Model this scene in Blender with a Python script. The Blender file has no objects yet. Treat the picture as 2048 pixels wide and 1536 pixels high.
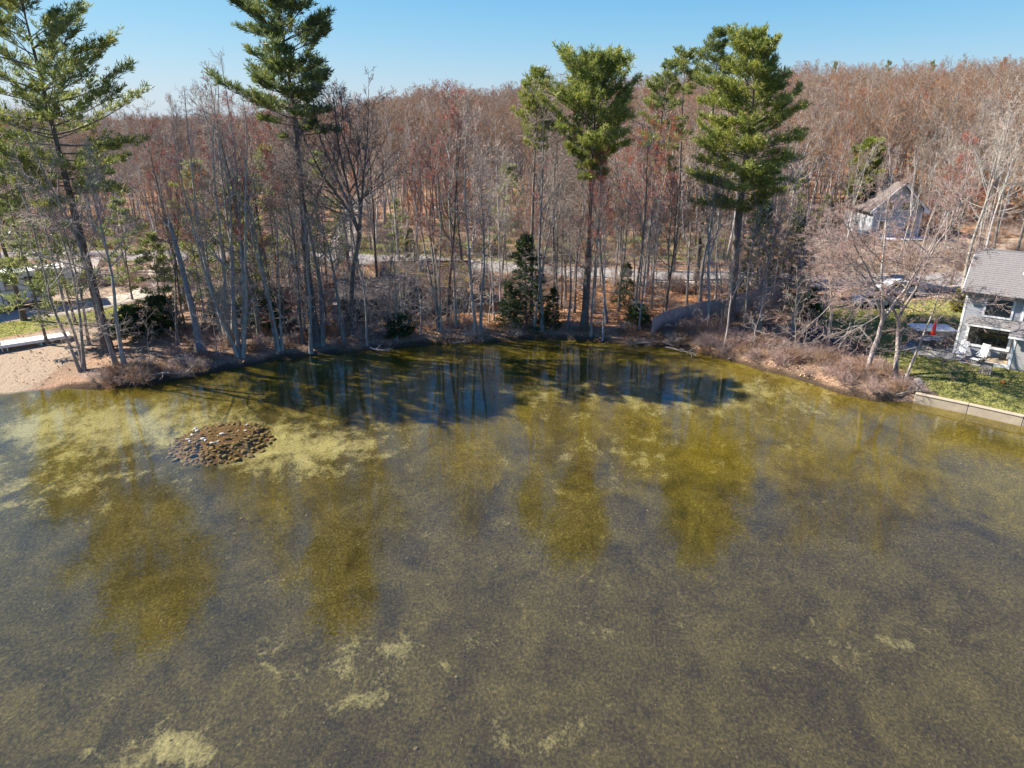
import bpy, math, random
import numpy as np
from mathutils import Vector, Matrix, Euler

R = math.radians
sc = bpy.context.scene
COL = sc.collection

# ------------------------------------------------------------------ camera, sky, sun, exposure
F, PITCH, CAMH = 1420.0, R(21.5), 20.0
CP, SP = math.cos(PITCH), math.sin(PITCH)
cd = bpy.data.cameras.new('camera'); cam = bpy.data.objects.new('camera', cd); COL.objects.link(cam)
cd.sensor_fit = 'HORIZONTAL'; cd.sensor_width = 36.0; cd.lens = F / 2048 * 36
cd.clip_start = 0.5; cd.clip_end = 4000
cam.location = (0, 0, CAMH); cam.rotation_euler = (math.pi / 2 - PITCH, 0, 0)
sc.camera = cam

SUN_EL = R(41); SUN_AZ = R(-78)                    # azimuth from +Y, clockwise positive (towards +X)
sun_dir = Vector((math.sin(SUN_AZ) * math.cos(SUN_EL), math.cos(SUN_AZ) * math.cos(SUN_EL), math.sin(SUN_EL)))
w = bpy.data.worlds.new('World'); sc.world = w; w.use_nodes = True
wn = w.node_tree; wn.nodes.clear()
sky = wn.nodes.new('ShaderNodeTexSky'); sky.sky_type = 'NISHITA'; sky.sun_disc = False
sky.sun_elevation = SUN_EL; sky.sun_rotation = SUN_AZ
sky.altitude = 300; sky.air_density = 1.0; sky.dust_density = 0.05; sky.ozone_density = 2.5
SKY_P = (1.7, 1.35, 1.0); SKY_K = (6.8, 5.4, 2.82); SKY_M = (5.5, 6.2, 6.5)
bg = wn.nodes.new('ShaderNodeBackground'); bg.inputs['Strength'].default_value = 0.076
wo = wn.nodes.new('ShaderNodeOutputWorld')
def vm(op, a, b):
    n_ = wn.nodes.new('ShaderNodeVectorMath'); n_.operation = op
    for i, v in enumerate((a, b)):
        if isinstance(v, tuple): n_.inputs[i].default_value = v
        else: wn.links.new(v, n_.inputs[i])
    return n_.outputs[0]
# the camera's contrast curve, applied evenly to the whole sky: c -> m c^p / (c^p + k^p)
sp_ = vm('POWER', sky.outputs[0], SKY_P)
shld = vm('MULTIPLY', vm('DIVIDE', sp_, vm('ADD', sp_, tuple(k ** p for k, p in zip(SKY_K, SKY_P)))), SKY_M)
wn.links.new(shld, bg.inputs[0]); wn.links.new(bg.outputs[0], wo.inputs[0])
sd = bpy.data.lights.new('sun', 'SUN'); sd.energy = 5.0; sd.angle = R(0.53); sd.color = (1.0, 0.93, 0.82)
sun = bpy.data.objects.new('sun', sd); COL.objects.link(sun)
sun.rotation_euler = sun_dir.to_track_quat('Z', 'Y').to_euler(); sun.location = (-60, 40, 60)

vs = sc.view_settings
sc.display_settings.display_device = 'sRGB'
vs.view_transform = 'Standard'; vs.look = 'None'; vs.gamma = 1.0; vs.use_curve_mapping = False
vs.exposure = 1.35
cy = sc.cycles
sc.render.engine = 'CYCLES'
cy.use_denoising = True; cy.max_bounces = 6; cy.diffuse_bounces = 2; cy.glossy_bounces = 2
cy.transparent_max_bounces = 8; cy.caustics_reflective = False; cy.caustics_refractive = False
cy.sample_clamp_indirect = 4.0
try:
    cy.denoising_input_passes = 'RGB_ALBEDO_NORMAL'; cy.denoising_prefilter = 'ACCURATE'
except Exception: pass

# ------------------------------------------------------------------ small maths
def smooth(a, b, x):
    t = np.clip((np.asarray(x, float) - a) / (b - a), 0, 1); return t * t * (3 - 2 * t)
def ray(px, py):
    a, b = (px - 1024) / F, (768 - py) / F
    return np.array([a, CP + b * SP, -SP + b * CP])
def plane_at(px, py, z=0.0):
    d = ray(px, py); s = (z - CAMH) / d[2]
    return np.array([d[0] * s, d[1] * s])
def project(x, y, z):
    u = z - CAMH; zc = y * CP - u * SP; yc = u * CP + y * SP
    return 1024 + F * x / zc, 768 - F * yc / zc
def z_for_top(y, py):
    k = (768 - py) / F
    return CAMH + (k * y * CP - y * SP) / (CP + k * SP)
class VNoise:                                        # smooth value noise
    def __init__(s, seed): s.t = np.random.RandomState(seed).rand(256, 256)
    def __call__(s, x, y):
        x = np.asarray(x, float); y = np.asarray(y, float)
        xi = np.floor(x).astype(int); yi = np.floor(y).astype(int); fx = x - xi; fy = y - yi
        fx = fx * fx * (3 - 2 * fx); fy = fy * fy * (3 - 2 * fy); t = s.t
        g = lambda i, j: t[(xi + i) % 256, (yi + j) % 256]
        return (g(0,0)*(1-fx)+g(1,0)*fx)*(1-fy)+(g(0,1)*(1-fx)+g(1,1)*fx)*fy
    def fbm(s, x, y, o=4):
        v = 0; a = .5
        for i in range(o): v = v + a * s(np.asarray(x) * 2**i + 17*i, np.asarray(y) * 2**i + 31*i); a *= .5
        return v
vn = VNoise(3)

# ------------------------------------------------------------------ terrain function
SHORE_PX = [(0,790),(60,784),(130,776),(200,779),(280,773),(350,761),(430,746),(520,726),(600,713),(700,704),(800,697),(860,690),
            (930,687),(980,683),(1060,681),(1160,681),(1240,686),(1330,693),(1400,706),(1470,723),(1540,743),(1620,766),(1690,790),
            (1760,806),(1800,806),(1832,804),(1840,806),(2048,853)]
sp = np.array([plane_at(*p) for p in SHORE_PX])
SX = np.concatenate([[-600, -150, -60], sp[:, 0], [60, 150, 600]])
SY = np.concatenate([[30, 38, 46.5], sp[:, 1], [30, 10, -40]])
def ysh(x):
    x = np.asarray(x, float)
    n = (vn.fbm(x * .55, x * 0 + 3.3) - .47) * 1.5 * (1 - smooth(28, 29.5, x))
    return np.interp(x, SX, SY) + n
AZ = np.array([-1.5, -.665, -.47, -.30, -.145, -.016, .179, .374, .52, .665, 1.5])
HZ = np.array([.6, .6, .6, 1.6, 4.4, 6.4, 8.3, 11.6, 12.6, 13.8, 14.2])
def ground(x, y):
    x = np.asarray(x, float); y = np.asarray(y, float)
    t = np.maximum(y - ysh(x), 0)
    beach = 1 - smooth(-36, -31, x); lawn = smooth(28.3, 29.0, x)
    b = .62 * (1 - np.exp(-t / .55)) + .28 * (1 - np.exp(-t / 4.))
    bb = .9 * (1 - np.exp(-t / 9.))
    bl = .50 * smooth(0.0, .30, t) + .3 * smooth(0.3, 6, t)
    z = b * (1 - beach) + bb * beach
    z = z * (1 - lawn) + bl * lawn
    z = z + .022 * np.minimum(t, 45)
    s = np.clip((y - 92) / 140., 0, 1); s = .55 * s + .45 * s * s * (3 - 2 * s)
    hz = np.interp(x / np.maximum(y, 1), AZ, HZ)
    z = z + np.maximum(hz - 1.0, 0) * s
    z = z + smooth(1, 8, t) * (1 - smooth(27, 30, x) * (1 - smooth(62, 70, y))) * (vn.fbm(x * .16, y * .16, 3) - .44) * .7 * (1 - smooth(-24, -30, x) * (1 - smooth(66, 76, y)))
    return z - 0.03
def gz(x, y): return float(ground(np.array([x]), np.array([y]))[0])
def at(px, py):
    """point of the ground seen at photo pixel px,py"""
    d = ray(px, py); lo, hi = 20., None
    s = np.arange(20, 700, .4)
    zz = CAMH + d[2] * s - ground(d[0] * s, d[1] * s)
    i = np.argmax(zz < 0)
    s0 = s[max(i - 1, 0)]; s1 = s[i]
    for _ in range(20):
        m = .5 * (s0 + s1)
        if CAMH + d[2] * m - gz(d[0] * m, d[1] * m) < 0: s1 = m
        else: s0 = m
    return Vector((d[0] * s1, d[1] * s1, gz(d[0] * s1, d[1] * s1)))

# ------------------------------------------------------------------ materials
def mat(name): 
    m = bpy.data.materials.new(name); m.use_nodes = True; m.node_tree.nodes.clear(); return m
class NT:
    def __init__(s, m): s.t = m.node_tree
    def n(s, ty, **k):
        nd = s.t.nodes.new(ty)
        for a, v in k.items(): setattr(nd, a, v)
        return nd
    def l(s, a, b): s.t.links.new(a, b)
    def noise(s, scale, detail=4, rough=.6, coord=None, dist=0):
        nd = s.n('ShaderNodeTexNoise'); nd.inputs['Scale'].default_value = scale
        nd.inputs['Detail'].default_value = detail; nd.inputs['Roughness'].default_value = rough
        nd.inputs['Distortion'].default_value = dist
        if coord is not None: s.l(coord, nd.inputs['Vector'])
        return nd.outputs['Fac']
    def ramp(s, fac, stops, interp='LINEAR'):
        r = s.n('ShaderNodeValToRGB'); r.color_ramp.interpolation = interp
        e = r.color_ramp.elements
        while len(e) > 1: e.remove(e[-1])
        for i, (p, c) in enumerate(stops):
            q = e[0] if i == 0 else e.new(p)
            q.position = p; q.color = (*c, 1) if len(c) == 3 else c
        s.l(fac, r.inputs[0]); return r.outputs[0]
    def mix(s, fac, a, b, mode='MIX'):
        m = s.n('ShaderNodeMix', data_type='RGBA', blend_type=mode)
        for sock, v in ((m.inputs[0], fac), (m.inputs[6], a), (m.inputs[7], b)):
            if hasattr(v, 'links') or isinstance(v, bpy.types.NodeSocket): s.l(v, sock)
            elif isinstance(v, (tuple, list)): sock.default_value = (*v, 1)
            else: sock.default_value = v
        return m.outputs[2]
    def math(s, op, a, b=0., clamp=False):
        m = s.n('ShaderNodeMath', operation=op, use_clamp=clamp)
        for i, v in enumerate((a, b)):
            if isinstance(v, bpy.types.NodeSocket): s.l(v, m.inputs[i])
            else: m.inputs[i].default_value = v
        return m.outputs[0]
    def attr(s, name): 
        a = s.n('ShaderNodeAttribute'); a.attribute_name = name; return a.outputs['Fac']
    def obj(s): return s.n('ShaderNodeTexCoord').outputs['Object']
    def geo(s): return s.n('ShaderNodeNewGeometry').outputs['Position']
    def bump(s, h, strength=.4, dist=.05):
        b = s.n('ShaderNodeBump'); b.inputs['Strength'].default_value = strength; b.inputs['Distance'].default_value = dist
        s.l(h, b.inputs['Height']); return b.outputs[0]
    def out(s, shader):
        o = s.n('ShaderNodeOutputMaterial'); s.l(shader, o.inputs['Surface'])
    def principled(s, color, rough=.9, spec=.2, bump=None, metal=0):
        p = s.n('ShaderNodeBsdfPrincipled')
        if isinstance(color, bpy.types.NodeSocket): s.l(color, p.inputs['Base Color'])
        else: p.inputs['Base Color'].default_value = (*color, 1)
        p.inputs['Roughness'].default_value = rough; p.inputs['Specular IOR Level'].default_value = spec
        p.inputs['Metallic'].default_value = metal
        if bump is not None: s.l(bump, p.inputs['Normal'])
        return p.outputs[0]

def simple(name, c, rough=.85, var=.25, scale=3., spec=.25, bump=0, metal=0):
    m = mat(name); t = NT(m); co = t.obj()
    n = t.noise(scale, 5, .65, co)
    lo = tuple(v * (1 - var) for v in c); hi = tuple(min(1, v * (1 + var)) for v in c)
    col = t.ramp(n, [(.3, lo), (.7, hi)])
    t.out(t.principled(col, rough, spec, t.bump(n, bump, .02) if bump else None, metal)); return m

def bark(name, a, b, lichen=(.30, .34, .30), lich=.55, vary=.35):
    m = mat(name); t = NT(m); co = t.obj()
    mp = t.n('ShaderNodeMapping'); mp.inputs['Scale'].default_value = (5, 5, .9); t.l(co, mp.inputs[0])
    n = t.noise(2.2, 6, .7, mp.outputs[0])
    col = t.ramp(n, [(.32, a), (.62, b)])
    l = t.noise(1.3, 4, .7, co)
    lf = t.math('MULTIPLY', t.ramp(l, [(.5, (0,)*3), (.66, (1,)*3)]), lich)
    col = t.mix(lf, col, lichen)
    oi = t.n('ShaderNodeObjectInfo')
    hs = t.n('ShaderNodeHueSaturation'); t.l(col, hs.inputs['Color'])
    v = t.math('ADD', t.math('MULTIPLY', oi.outputs['Random'], vary * 2), 1 - vary); t.l(v, hs.inputs['Value'])
    t.out(t.principled(hs.outputs[0], .95, .1, t.bump(n, .8, .04))); return m

M = {}
M['bark_grey'] = bark('grey_bark', (.13, .115, .10), (.37, .335, .30), lichen=(.36, .40, .33))
M['bark_dark'] = bark('dark_bark', (.055, .046, .041), (.17, .145, .127), lich=.3)
M['bark_pine'] = bark('pine_bark', (.075, .058, .048), (.21, .175, .15), lich=.4)
M['bark_pale'] = bark('pale_bark', (.26, .235, .215), (.50, .46, .43), lichen=(.40, .42, .38), lich=.3, vary=.2)
M['bark_pink'] = bark('pinkish_bark', (.22, .18, .16), (.47, .40, .365), lich=.2, vary=.2)
M['bark_snag'] = bark('weathered_snag_bark', (.13, .125, .13), (.33, .32, .34), lich=.2, vary=.1)
def twigmat(name, c1, c2, vary=.3):
    m = mat(name); t = NT(m); oi = t.n('ShaderNodeObjectInfo')
    n = t.noise(.45, 3, .6, t.obj())
    f = t.math('ADD', t.math('MULTIPLY', oi.outputs['Random'], .75), t.math('MULTIPLY', n, .3), True)
    col = t.ramp(f, [(.1, c1), (.85, c2)])
    t.out(t.principled(col, .95, .1)); return m
M['twig_grey'] = twigmat('grey_twigs', (.36, .28, .23), (.52, .43, .37))
M['twig_dark'] = twigmat('dark_twigs', (.10, .075, .066), (.17, .135, .12))
M['twig_red'] = twigmat('reddish_twigs', (.34, .125, .085), (.30, .16, .11))
M['twig_pink'] = twigmat('pale_pinkish_twigs', (.33, .225, .19), (.40, .30, .265))
M['twig_hill'] = twigmat('hillside_twigs', (.30, .16, .085), (.34, .235, .155))
M['twig_rust'] = twigmat('rusty_twigs', (.33, .15, .07), (.37, .225, .13))
M['twig_tan'] = twigmat('tan_twigs', (.25, .18, .125), (.33, .25, .19))
M['bud_red'] = simple('red_buds', (.42, .085, .06), .8, .3, 2)

def needles(name, lit, dark):
    m = mat(name); t = NT(m); co = t.obj()
    n = t.noise(.7, 3, .7, co); n2 = t.attr('tint')
    f = t.math('ADD', t.math('MULTIPLY', n, .6), t.math('MULTIPLY', n2, .45))
    oi = t.n('ShaderNodeObjectInfo'); f = t.math('ADD', f, t.math('MULTIPLY', t.math('SUBTRACT', oi.outputs['Random'], .5), .2), True)
    col = t.ramp(f, [(.25, dark), (.8, lit)])
    d = t.n('ShaderNodeBsdfDiffuse'); t.l(col, d.inputs[0])
    tr = t.n('ShaderNodeBsdfTranslucent'); t.l(col, tr.inputs[0])
    mx = t.n('ShaderNodeMixShader'); mx.inputs[0].default_value = .42
    t.l(d.outputs[0], mx.inputs[1]); t.l(tr.outputs[0], mx.inputs[2])
    gl = t.n('ShaderNodeBsdfGlossy'); gl.inputs['Roughness'].default_value = .45; gl.inputs[0].default_value = (.8, .85, .8, 1)
    m2 = t.n('ShaderNodeMixShader'); m2.inputs[0].default_value = .04
    t.l(mx.outputs[0], m2.inputs[1]); t.l(gl.outputs[0], m2.inputs[2])
    t.out(m2.outputs[0]); return m
M['needle_pine'] = needles('white_pine_needles', (.33, .34, .075), (.10, .15, .06))
M['needle_bright'] = needles('bright_pine_needles', (.42, .42, .08), (.15, .20, .05))
M['needle_soft'] = needles('soft_young_pine_needles', (.36, .38, .13), (.16, .20, .075))
M['needle_dark'] = needles('hemlock_needles', (.085, .125, .035), (.025, .05, .02))
M['leaf_yellow'] = needles('yellow_shrub_leaves', (.50, .42, .05), (.25, .24, .04))

def ground_mat():
    m = mat('forest_floor_and_lawn'); t = NT(m); p = t.geo()
    n1 = t.noise(.35, 6, .65, p); n2 = t.noise(9, 4, .75, p); n3 = t.noise(2.2, 5, .7, p)
    litter = t.ramp(n2, [(.28, (.14, .085, .055)), (.5, (.34, .215, .14)), (.72, (.54, .38, .27))])
    litter = t.mix(t.ramp(n1, [(.42, (0,)*3), (.62, (1,)*3)]), litter, t.ramp(n2, [(.3, (.13, .09, .065)), (.7, (.38, .275, .195))]))
    orange = t.ramp(n2, [(.28, (.24, .10, .04)), (.5, (.45, .22, .095)), (.74, (.58, .33, .17))])
    col = t.mix(t.attr('orange'), litter, orange)
    grass = t.ramp(n3, [(.3, (.12, .135, .035)), (.5, (.235, .24, .07)), (.7, (.40, .345, .14))])
    grass = t.mix(t.math('MULTIPLY', n2, .5), grass, (.25, .235, .075))
    gf = t.math('ADD', t.attr('grass'), t.math('MULTIPLY', t.math('SUBTRACT', n3, .5), .9)); gf = t.ramp(gf, [(.38, (0,)*3), (.6, (1,)*3)])
    col = t.mix(gf, col, grass)
    sand = t.ramp(n2, [(.3, (.29, .215, .15)), (.7, (.46, .365, .27))])
    sf = t.math('ADD', t.attr('sand'), t.math('MULTIPLY', t.math('SUBTRACT', n3, .5), .7)); sf = t.ramp(sf, [(.4, (0,)*3), (.6, (1,)*3)])
    col = t.mix(sf, col, sand)
    moss = t.ramp(n3, [(.3, (.09, .10, .03)), (.7, (.24, .23, .08))])
    mf = t.math('ADD', t.attr('moss'), t.math('MULTIPLY', t.math('SUBTRACT', n1, .5), 1.2)); mf = t.ramp(mf, [(.45, (0,)*3), (.65, (1,)*3)])
    col = t.mix(mf, col, moss)
    col = t.mix(t.attr('wet'), col, (.035, .026, .02))
    t.out(t.principled(col, 1, .05, t.bump(t.math('ADD', n2, t.math('MULTIPLY', n3, 1.4)), .9, .12))); return m
M['ground'] = ground_mat()

def bed_mat():
    m = mat('pond_bottom'); t = NT(m); p = t.geo()
    mp = t.n('ShaderNodeMapping'); mp.inputs['Scale'].default_value = (1, .75, 1); t.l(p, mp.inputs[0]); q = mp.outputs[0]
    big = t.noise(.13, 5, .62, q, .4); mid = t.noise(.75, 6, .72, q, .3); fine = t.noise(8.5, 5, .8, q); sp_ = t.noise(11, 2, .6, q)
    silt = t.ramp(fine, [(.3, (.028, .022, .008)), (.5, (.070, .056, .020)), (.7, (.155, .126, .052))])
    olive = t.ramp(fine, [(.3, (.05, .037, .006)), (.52, (.130, .100, .017)), (.7, (.24, .19, .045))])
    pale = t.ramp(fine, [(.28, (.22, .19, .085)), (.7, (.52, .46, .24))])
    of = t.math('ADD', t.attr('algae'), t.math('MULTIPLY', t.math('SUBTRACT', big, .5), 1.7))
    of = t.math('ADD', of, t.math('MULTIPLY', t.math('SUBTRACT', mid, .5), .9)); of = t.ramp(of, [(.22, (0,)*3), (.75, (1,)*3)])
    col = t.mix(of, silt, olive)
    mot = t.ramp(t.noise(.42, 7, .7, q, .6), [(.3, (.62,)*3), (.7, (1.75,)*3)]); col = t.mix(1., col, mot, 'MULTIPLY')
    pf = t.math('ADD', t.math('ADD', t.math('MULTIPLY', t.attr('pale'), .9), .10), t.math('MULTIPLY', t.math('SUBTRACT', mid, .5), 1.9))
    pf = t.math('ADD', pf, t.math('MULTIPLY', t.math('SUBTRACT', fine, .5), .5)); pf = t.ramp(pf, [(.36, (0,)*3), (.78, (1,)*3)])
    col = t.mix(pf, col, pale)
    col = t.mix(t.ramp(sp_, [(.76, (0,)*3), (.82, (.7,)*3)]), col, (.36, .28, .15))
    t.out(t.principled(col, 1, .0, t.bump(fine, .7, .1))); return m
M['bed'] = bed_mat()

def water_mat():
    m = mat('rippled_pond_water'); t = NT(m); p = t.geo()
    mp = t.n('ShaderNodeMapping'); mp.inputs['Scale'].default_value = (1.0, 3.4, 1); mp.inputs['Rotation'].default_value = (0, 0, R(14)); t.l(p, mp.inputs[0])
    n1 = t.noise(2.0, 2, .5, mp.outputs[0], .6)
    mp2 = t.n('ShaderNodeMapping'); mp2.inputs['Scale'].default_value = (.7, 1.6, 1); mp2.inputs['Rotation'].default_value = (0, 0, R(-12)); t.l(p, mp2.inputs[0])
    n2 = t.noise(.6, 2, .5, mp2.outputs[0])
    h = t.math('ADD', t.math('MULTIPLY', n1, .55), t.math('MULTIPLY', n2, .45))
    b = t.bump(h, .055, .14)
    dt = t.n('ShaderNodeVectorMath', operation='DOT_PRODUCT'); t.l(b, dt.inputs[0]); t.l(t.n('ShaderNodeNewGeometry').outputs['Incoming'], dt.inputs[1])
    cth = t.math('ABSOLUTE', dt.outputs['Value']); f5 = t.math('POWER', t.math('SUBTRACT', 1.0, cth, True), 5.0)   # Schlick, the same from above and below
    fr = t.math('ADD', t.math('MULTIPLY', f5, .915), .085, True)
    gl = t.n('ShaderNodeBsdfGlossy'); gl.inputs['Roughness'].default_value = .006; t.l(b, gl.inputs['Normal'])
    gl.inputs[0].default_value = (1, 1, 1, 1)
    tr = t.n('ShaderNodeBsdfTransparent'); tr.inputs[0].default_value = (.88, .87, .74, 1)
    mx = t.n('ShaderNodeMixShader'); t.l(fr, mx.inputs[0]); t.l(tr.outputs[0], mx.inputs[1]); t.l(gl.outputs[0], mx.inputs[2])
    t.out(mx.outputs[0]); return m
M['water'] = water_mat()

def glass_mat(name='dark_window_glass'):
    m = mat(name); t = NT(m)
    n = t.noise(1.2, 3, .6, t.obj())
    t.out(t.principled(t.ramp(n, [(.35, (.008, .010, .011)), (.7, (.035, .04, .04))]), .04, .9)); return m
M['glass'] = glass_mat()
M['road'] = simple('worn_asphalt', (.25, .23, .22), .95, .18, 1.2, .15, .3)
M['gravel'] = simple('pale_gravel', (.42, .36, .30), 1, .2, 4, .1, .5)
M['white'] = simple('white_paint', (.78, .78, .78), .55, .05, 2, .4)
M['white_worn'] = simple('weathered_white_deck', (.72, .69, .66), .8, .12, 6, .2)
M['siding'] = simple('grey_siding', (.40, .415, .44), .75, .07, 3, .2)
M['siding_pale'] = simple('pale_grey_siding', (.40, .385, .375), .8, .1, 3, .2)
M['shingle'] = simple('grey_shingles', (.20, .188, .185), .95, .28, 9, .1, .4)
M['shingle_dark'] = simple('dark_brown_shingles', (.15, .125, .115), .95, .25, 7, .1, .4)
M['moss_roof'] = None
M['dark_metal'] = simple('dark_metal', (.03, .03, .033), .5, .2, 4, .5)
M['grey_metal'] = simple('grey_metal', (.30, .30, .31), .45, .1, 4, .5)
M['black_plastic'] = simple('black_plastic', (.02, .02, .022), .6, .2, 3, .4)
M['rubber'] = simple('tyre_rubber', (.018, .018, .018), .9, .2, 3, .2)
M['fence_grey'] = simple('weathered_grey_boards', (.40, .335, .32), .95, .22, 2.5, .1, .3)
M['fence_brown'] = simple('reddish_brown_pickets', (.17, .085, .06), .95, .3, 2.5, .1, .3)
M['wood'] = simple('bare_timber', (.33, .24, .17), .9, .2, 4, .1, .3)
M['concrete'] = simple('cream_concrete', (.40, .33, .245), .95, .16, 1.6, .15, .4)
M['flag'] = simple('bluestone', (.27, .26, .26), .9, .3, .8, .2, .3)
M['stone_dark'] = simple('algae_brown_stone', (.21, .145, .065), .85, .6, 1.1, .3, .5)
M['stone_pale'] = simple('dry_pale_stone', (.42, .39, .36), .9, .15, 3, .2, .4)
M['stone_grey'] = simple('grey_field_stone', (.34, .31, .29), .95, .25, 2, .15, .5)
M['mound'] = simple('leafy_gravel', (.15, .088, .045), 1, .85, 5, .1, .9)
M['red'] = simple('red_canvas', (.55, .03, .025), .8, .15, 4, .2)
M['sling'] = simple('pale_sling_fabric', (.62, .62, .62), .8, .08, 6, .2)
M['tan'] = simple('tan_panel', (.42, .33, .22), .8, .12, 4, .2)
M['lid'] = simple('white_lid', (.80, .79, .77), .7, .06, 4, .3)
M['tarp'] = simple('dark_blue_tarp', (.018, .022, .035), .6, .35, 2, .4, .4)
M['rv'] = simple('camper_white_fibreglass', (.62, .62, .62), .35, .04, 2, .5)
M['rv_grey'] = simple('camper_grey_graphic', (.30, .29, .29), .4, .1, 2, .4)
M['car'] = simple('silver_car_paint', (.42, .44, .47), .3, .06, 2, .6)
M['green_wall'] = simple('mossy_green_siding', (.13, .165, .15), .9, .25, 2.2, .15, .3)
M['cottage'] = simple('pinkish_grey_siding', (.20, .165, .15), .9, .15, 2.5, .15)
M['orange'] = simple('orange_plastic', (.75, .20, .04), .5, .1, 3, .4)
M['log'] = simple('dead_wood', (.36, .31, .28), .95, .3, 2, .1, .4)
M['dry_leaf'] = twigmat('fallen_leaves', (.36, .20, .11), (.58, .42, .31))
M['grass_blade'] = twigmat('grass_blades', (.14, .165, .04), (.30, .28, .09))
M['blue'] = simple('blue_plastic', (.06, .17, .30), .5, .2, 3, .4)
def mossroof():
    m = mat('moss_grown_roof'); t = NT(m); co = t.obj()
    n = t.noise(.9, 5, .7, co); f = t.noise(7, 4, .7, co)
    col = t.mix(t.ramp(n, [(.48, (0,)*3), (.62, (1,)*3)]), t.ramp(f, [(.3, (.07, .05, .04)), (.7, (.20, .145, .115))]), t.ramp(f, [(.3, (.11, .085, .02)), (.7, (.24, .18, .05))]))
    t.out(t.principled(col, 1, .05, t.bump(f, .6, .04))); return m
M['moss_roof'] = mossroof()

# ------------------------------------------------------------------ object helpers
def link(o, parent=None):
    COL.objects.link(o)
    if parent is not None: o.parent = parent
    return o
def tag(o, label=None, cat=None, group=None, kind=None):
    if label: o['label'] = label
    if cat: o['category'] = cat
    if group: o['group'] = group
    if kind: o['kind'] = kind
    return o
def empty(name, loc, rz=0, label=None, cat=None, group=None, scale=1):
    o = bpy.data.objects.new(name, None); o.empty_display_size = .3
    o.location = loc; o.rotation_euler = (0, 0, rz); o.scale = (scale,) * 3 if not isinstance(scale, tuple) else scale
    link(o); return tag(o, label, cat, group)
def np_mesh(name, V, faces, mats, mi=None, smooth_=False):
    """V (n,3); faces = list of int arrays (m,k) of one k each"""
    me = bpy.data.meshes.new(name)
    V = np.asarray(V, np.float32)
    loops = np.concatenate([f.ravel() for f in faces]).astype(np.int32)
    tot = np.concatenate([np.full(len(f), f.shape[1], np.int32) for f in faces])
    st = np.concatenate([[0], np.cumsum(tot)[:-1]]).astype(np.int32)
    me.vertices.add(len(V)); me.vertices.foreach_set('co', V.ravel())
    me.loops.add(len(loops)); me.loops.foreach_set('vertex_index', loops)
    me.polygons.add(len(tot)); me.polygons.foreach_set('loop_start', st)
    try: me.polygons.foreach_set('loop_total', tot)
    except Exception: pass
    for m in mats: me.materials.append(m)
    if mi is not None: me.polygons.foreach_set('material_index', np.asarray(mi, np.int32))
    if smooth_: me.polygons.foreach_set('use_smooth', np.ones(len(tot), bool))
    me.update(calc_edges=True); me.validate()
    return me
def fattr(me, name, vals):
    a = me.attributes.new(name, 'FLOAT', 'POINT'); a.data.foreach_set('value', np.asarray(vals, np.float32))

class MB:
    """collects boxes, prisms and bars into ONE mesh"""
    def __init__(s): s.v = []; s.f = []
    def add(s, vs, fs):
        o = len(s.v); s.v += [tuple(v) for v in vs]; s.f += [tuple(i + o for i in f) for f in fs]; return s
    def box(s, c, d, rot=None):
        x, y, z = d[0] / 2, d[1] / 2, d[2] / 2
        vs = [Vector((a, b, e)) for a in (-x, x) for b in (-y, y) for e in (-z, z)]
        if rot is not None:
            r = Euler(rot).to_matrix(); vs = [r @ v for v in vs]
        c = Vector(c)
        return s.add([v + c for v in vs], [(0,1,3,2),(4,6,7,5),(0,4,5,1),(2,3,7,6),(0,2,6,4),(1,5,7,3)])
    def bx(s, x0, x1, y0, y1, z0, z1): return s.box(((x0+x1)/2, (y0+y1)/2, (z0+z1)/2), (x1-x0, y1-y0, z1-z0))
    def prism(s, poly, h0, h1, axis='y'):
        n = len(poly); mk = (lambda p, h: (p[0], h, p[1])) if axis == 'y' else ((lambda p, h: (h, p[0], p[1])) if axis == 'x' else (lambda p, h: (p[0], p[1], h)))
        return s.add([mk(p, h0) for p in poly] + [mk(p, h1) for p in poly],
                     [tuple(range(n)), tuple(range(2*n-1, n-1, -1))] + [(i, (i+1) % n, n+(i+1) % n, n+i) for i in range(n)])
    def bar(s, a, b, r, n=6, r2=None):
        a, b = Vector(a), Vector(b); d = (b - a).normalized(); u = d.orthogonal().normalized(); q = d.cross(u); r2 = r if r2 is None else r2
        ring = lambda c, rr: [c + (u * math.cos(2*math.pi*i/n) + q * math.sin(2*math.pi*i/n)) * rr for i in range(n)]
        return s.add(ring(a, r) + ring(b, r2), [tuple(range(n))[::-1], tuple(range(n, 2*n))] + [(i, (i+1) % n, n+(i+1) % n, n+i) for i in range(n)])
    def mesh(s, name, m, smooth_=False):
        me = bpy.data.meshes.new(name); me.from_pydata(s.v, [], s.f); me.materials.append(m); me.update()
        if smooth_: me.polygons.foreach_set('use_smooth', [True] * len(me.polygons))
        return me
    def build(s, name, m, parent=None, loc=(0,0,0), rz=0, bevel=0, label=None, smooth_=False):
        o = bpy.data.objects.new(name, s.mesh(name, m, smooth_)); o.location = loc; o.rotation_euler = (0, 0, rz); link(o, parent)
        if bevel:
            b = o.modifiers.new('bevel', 'BEVEL'); b.width = bevel; b.segments = 2; b.limit_method = 'ANGLE'
        if label: o['label'] = label
        return o

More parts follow.
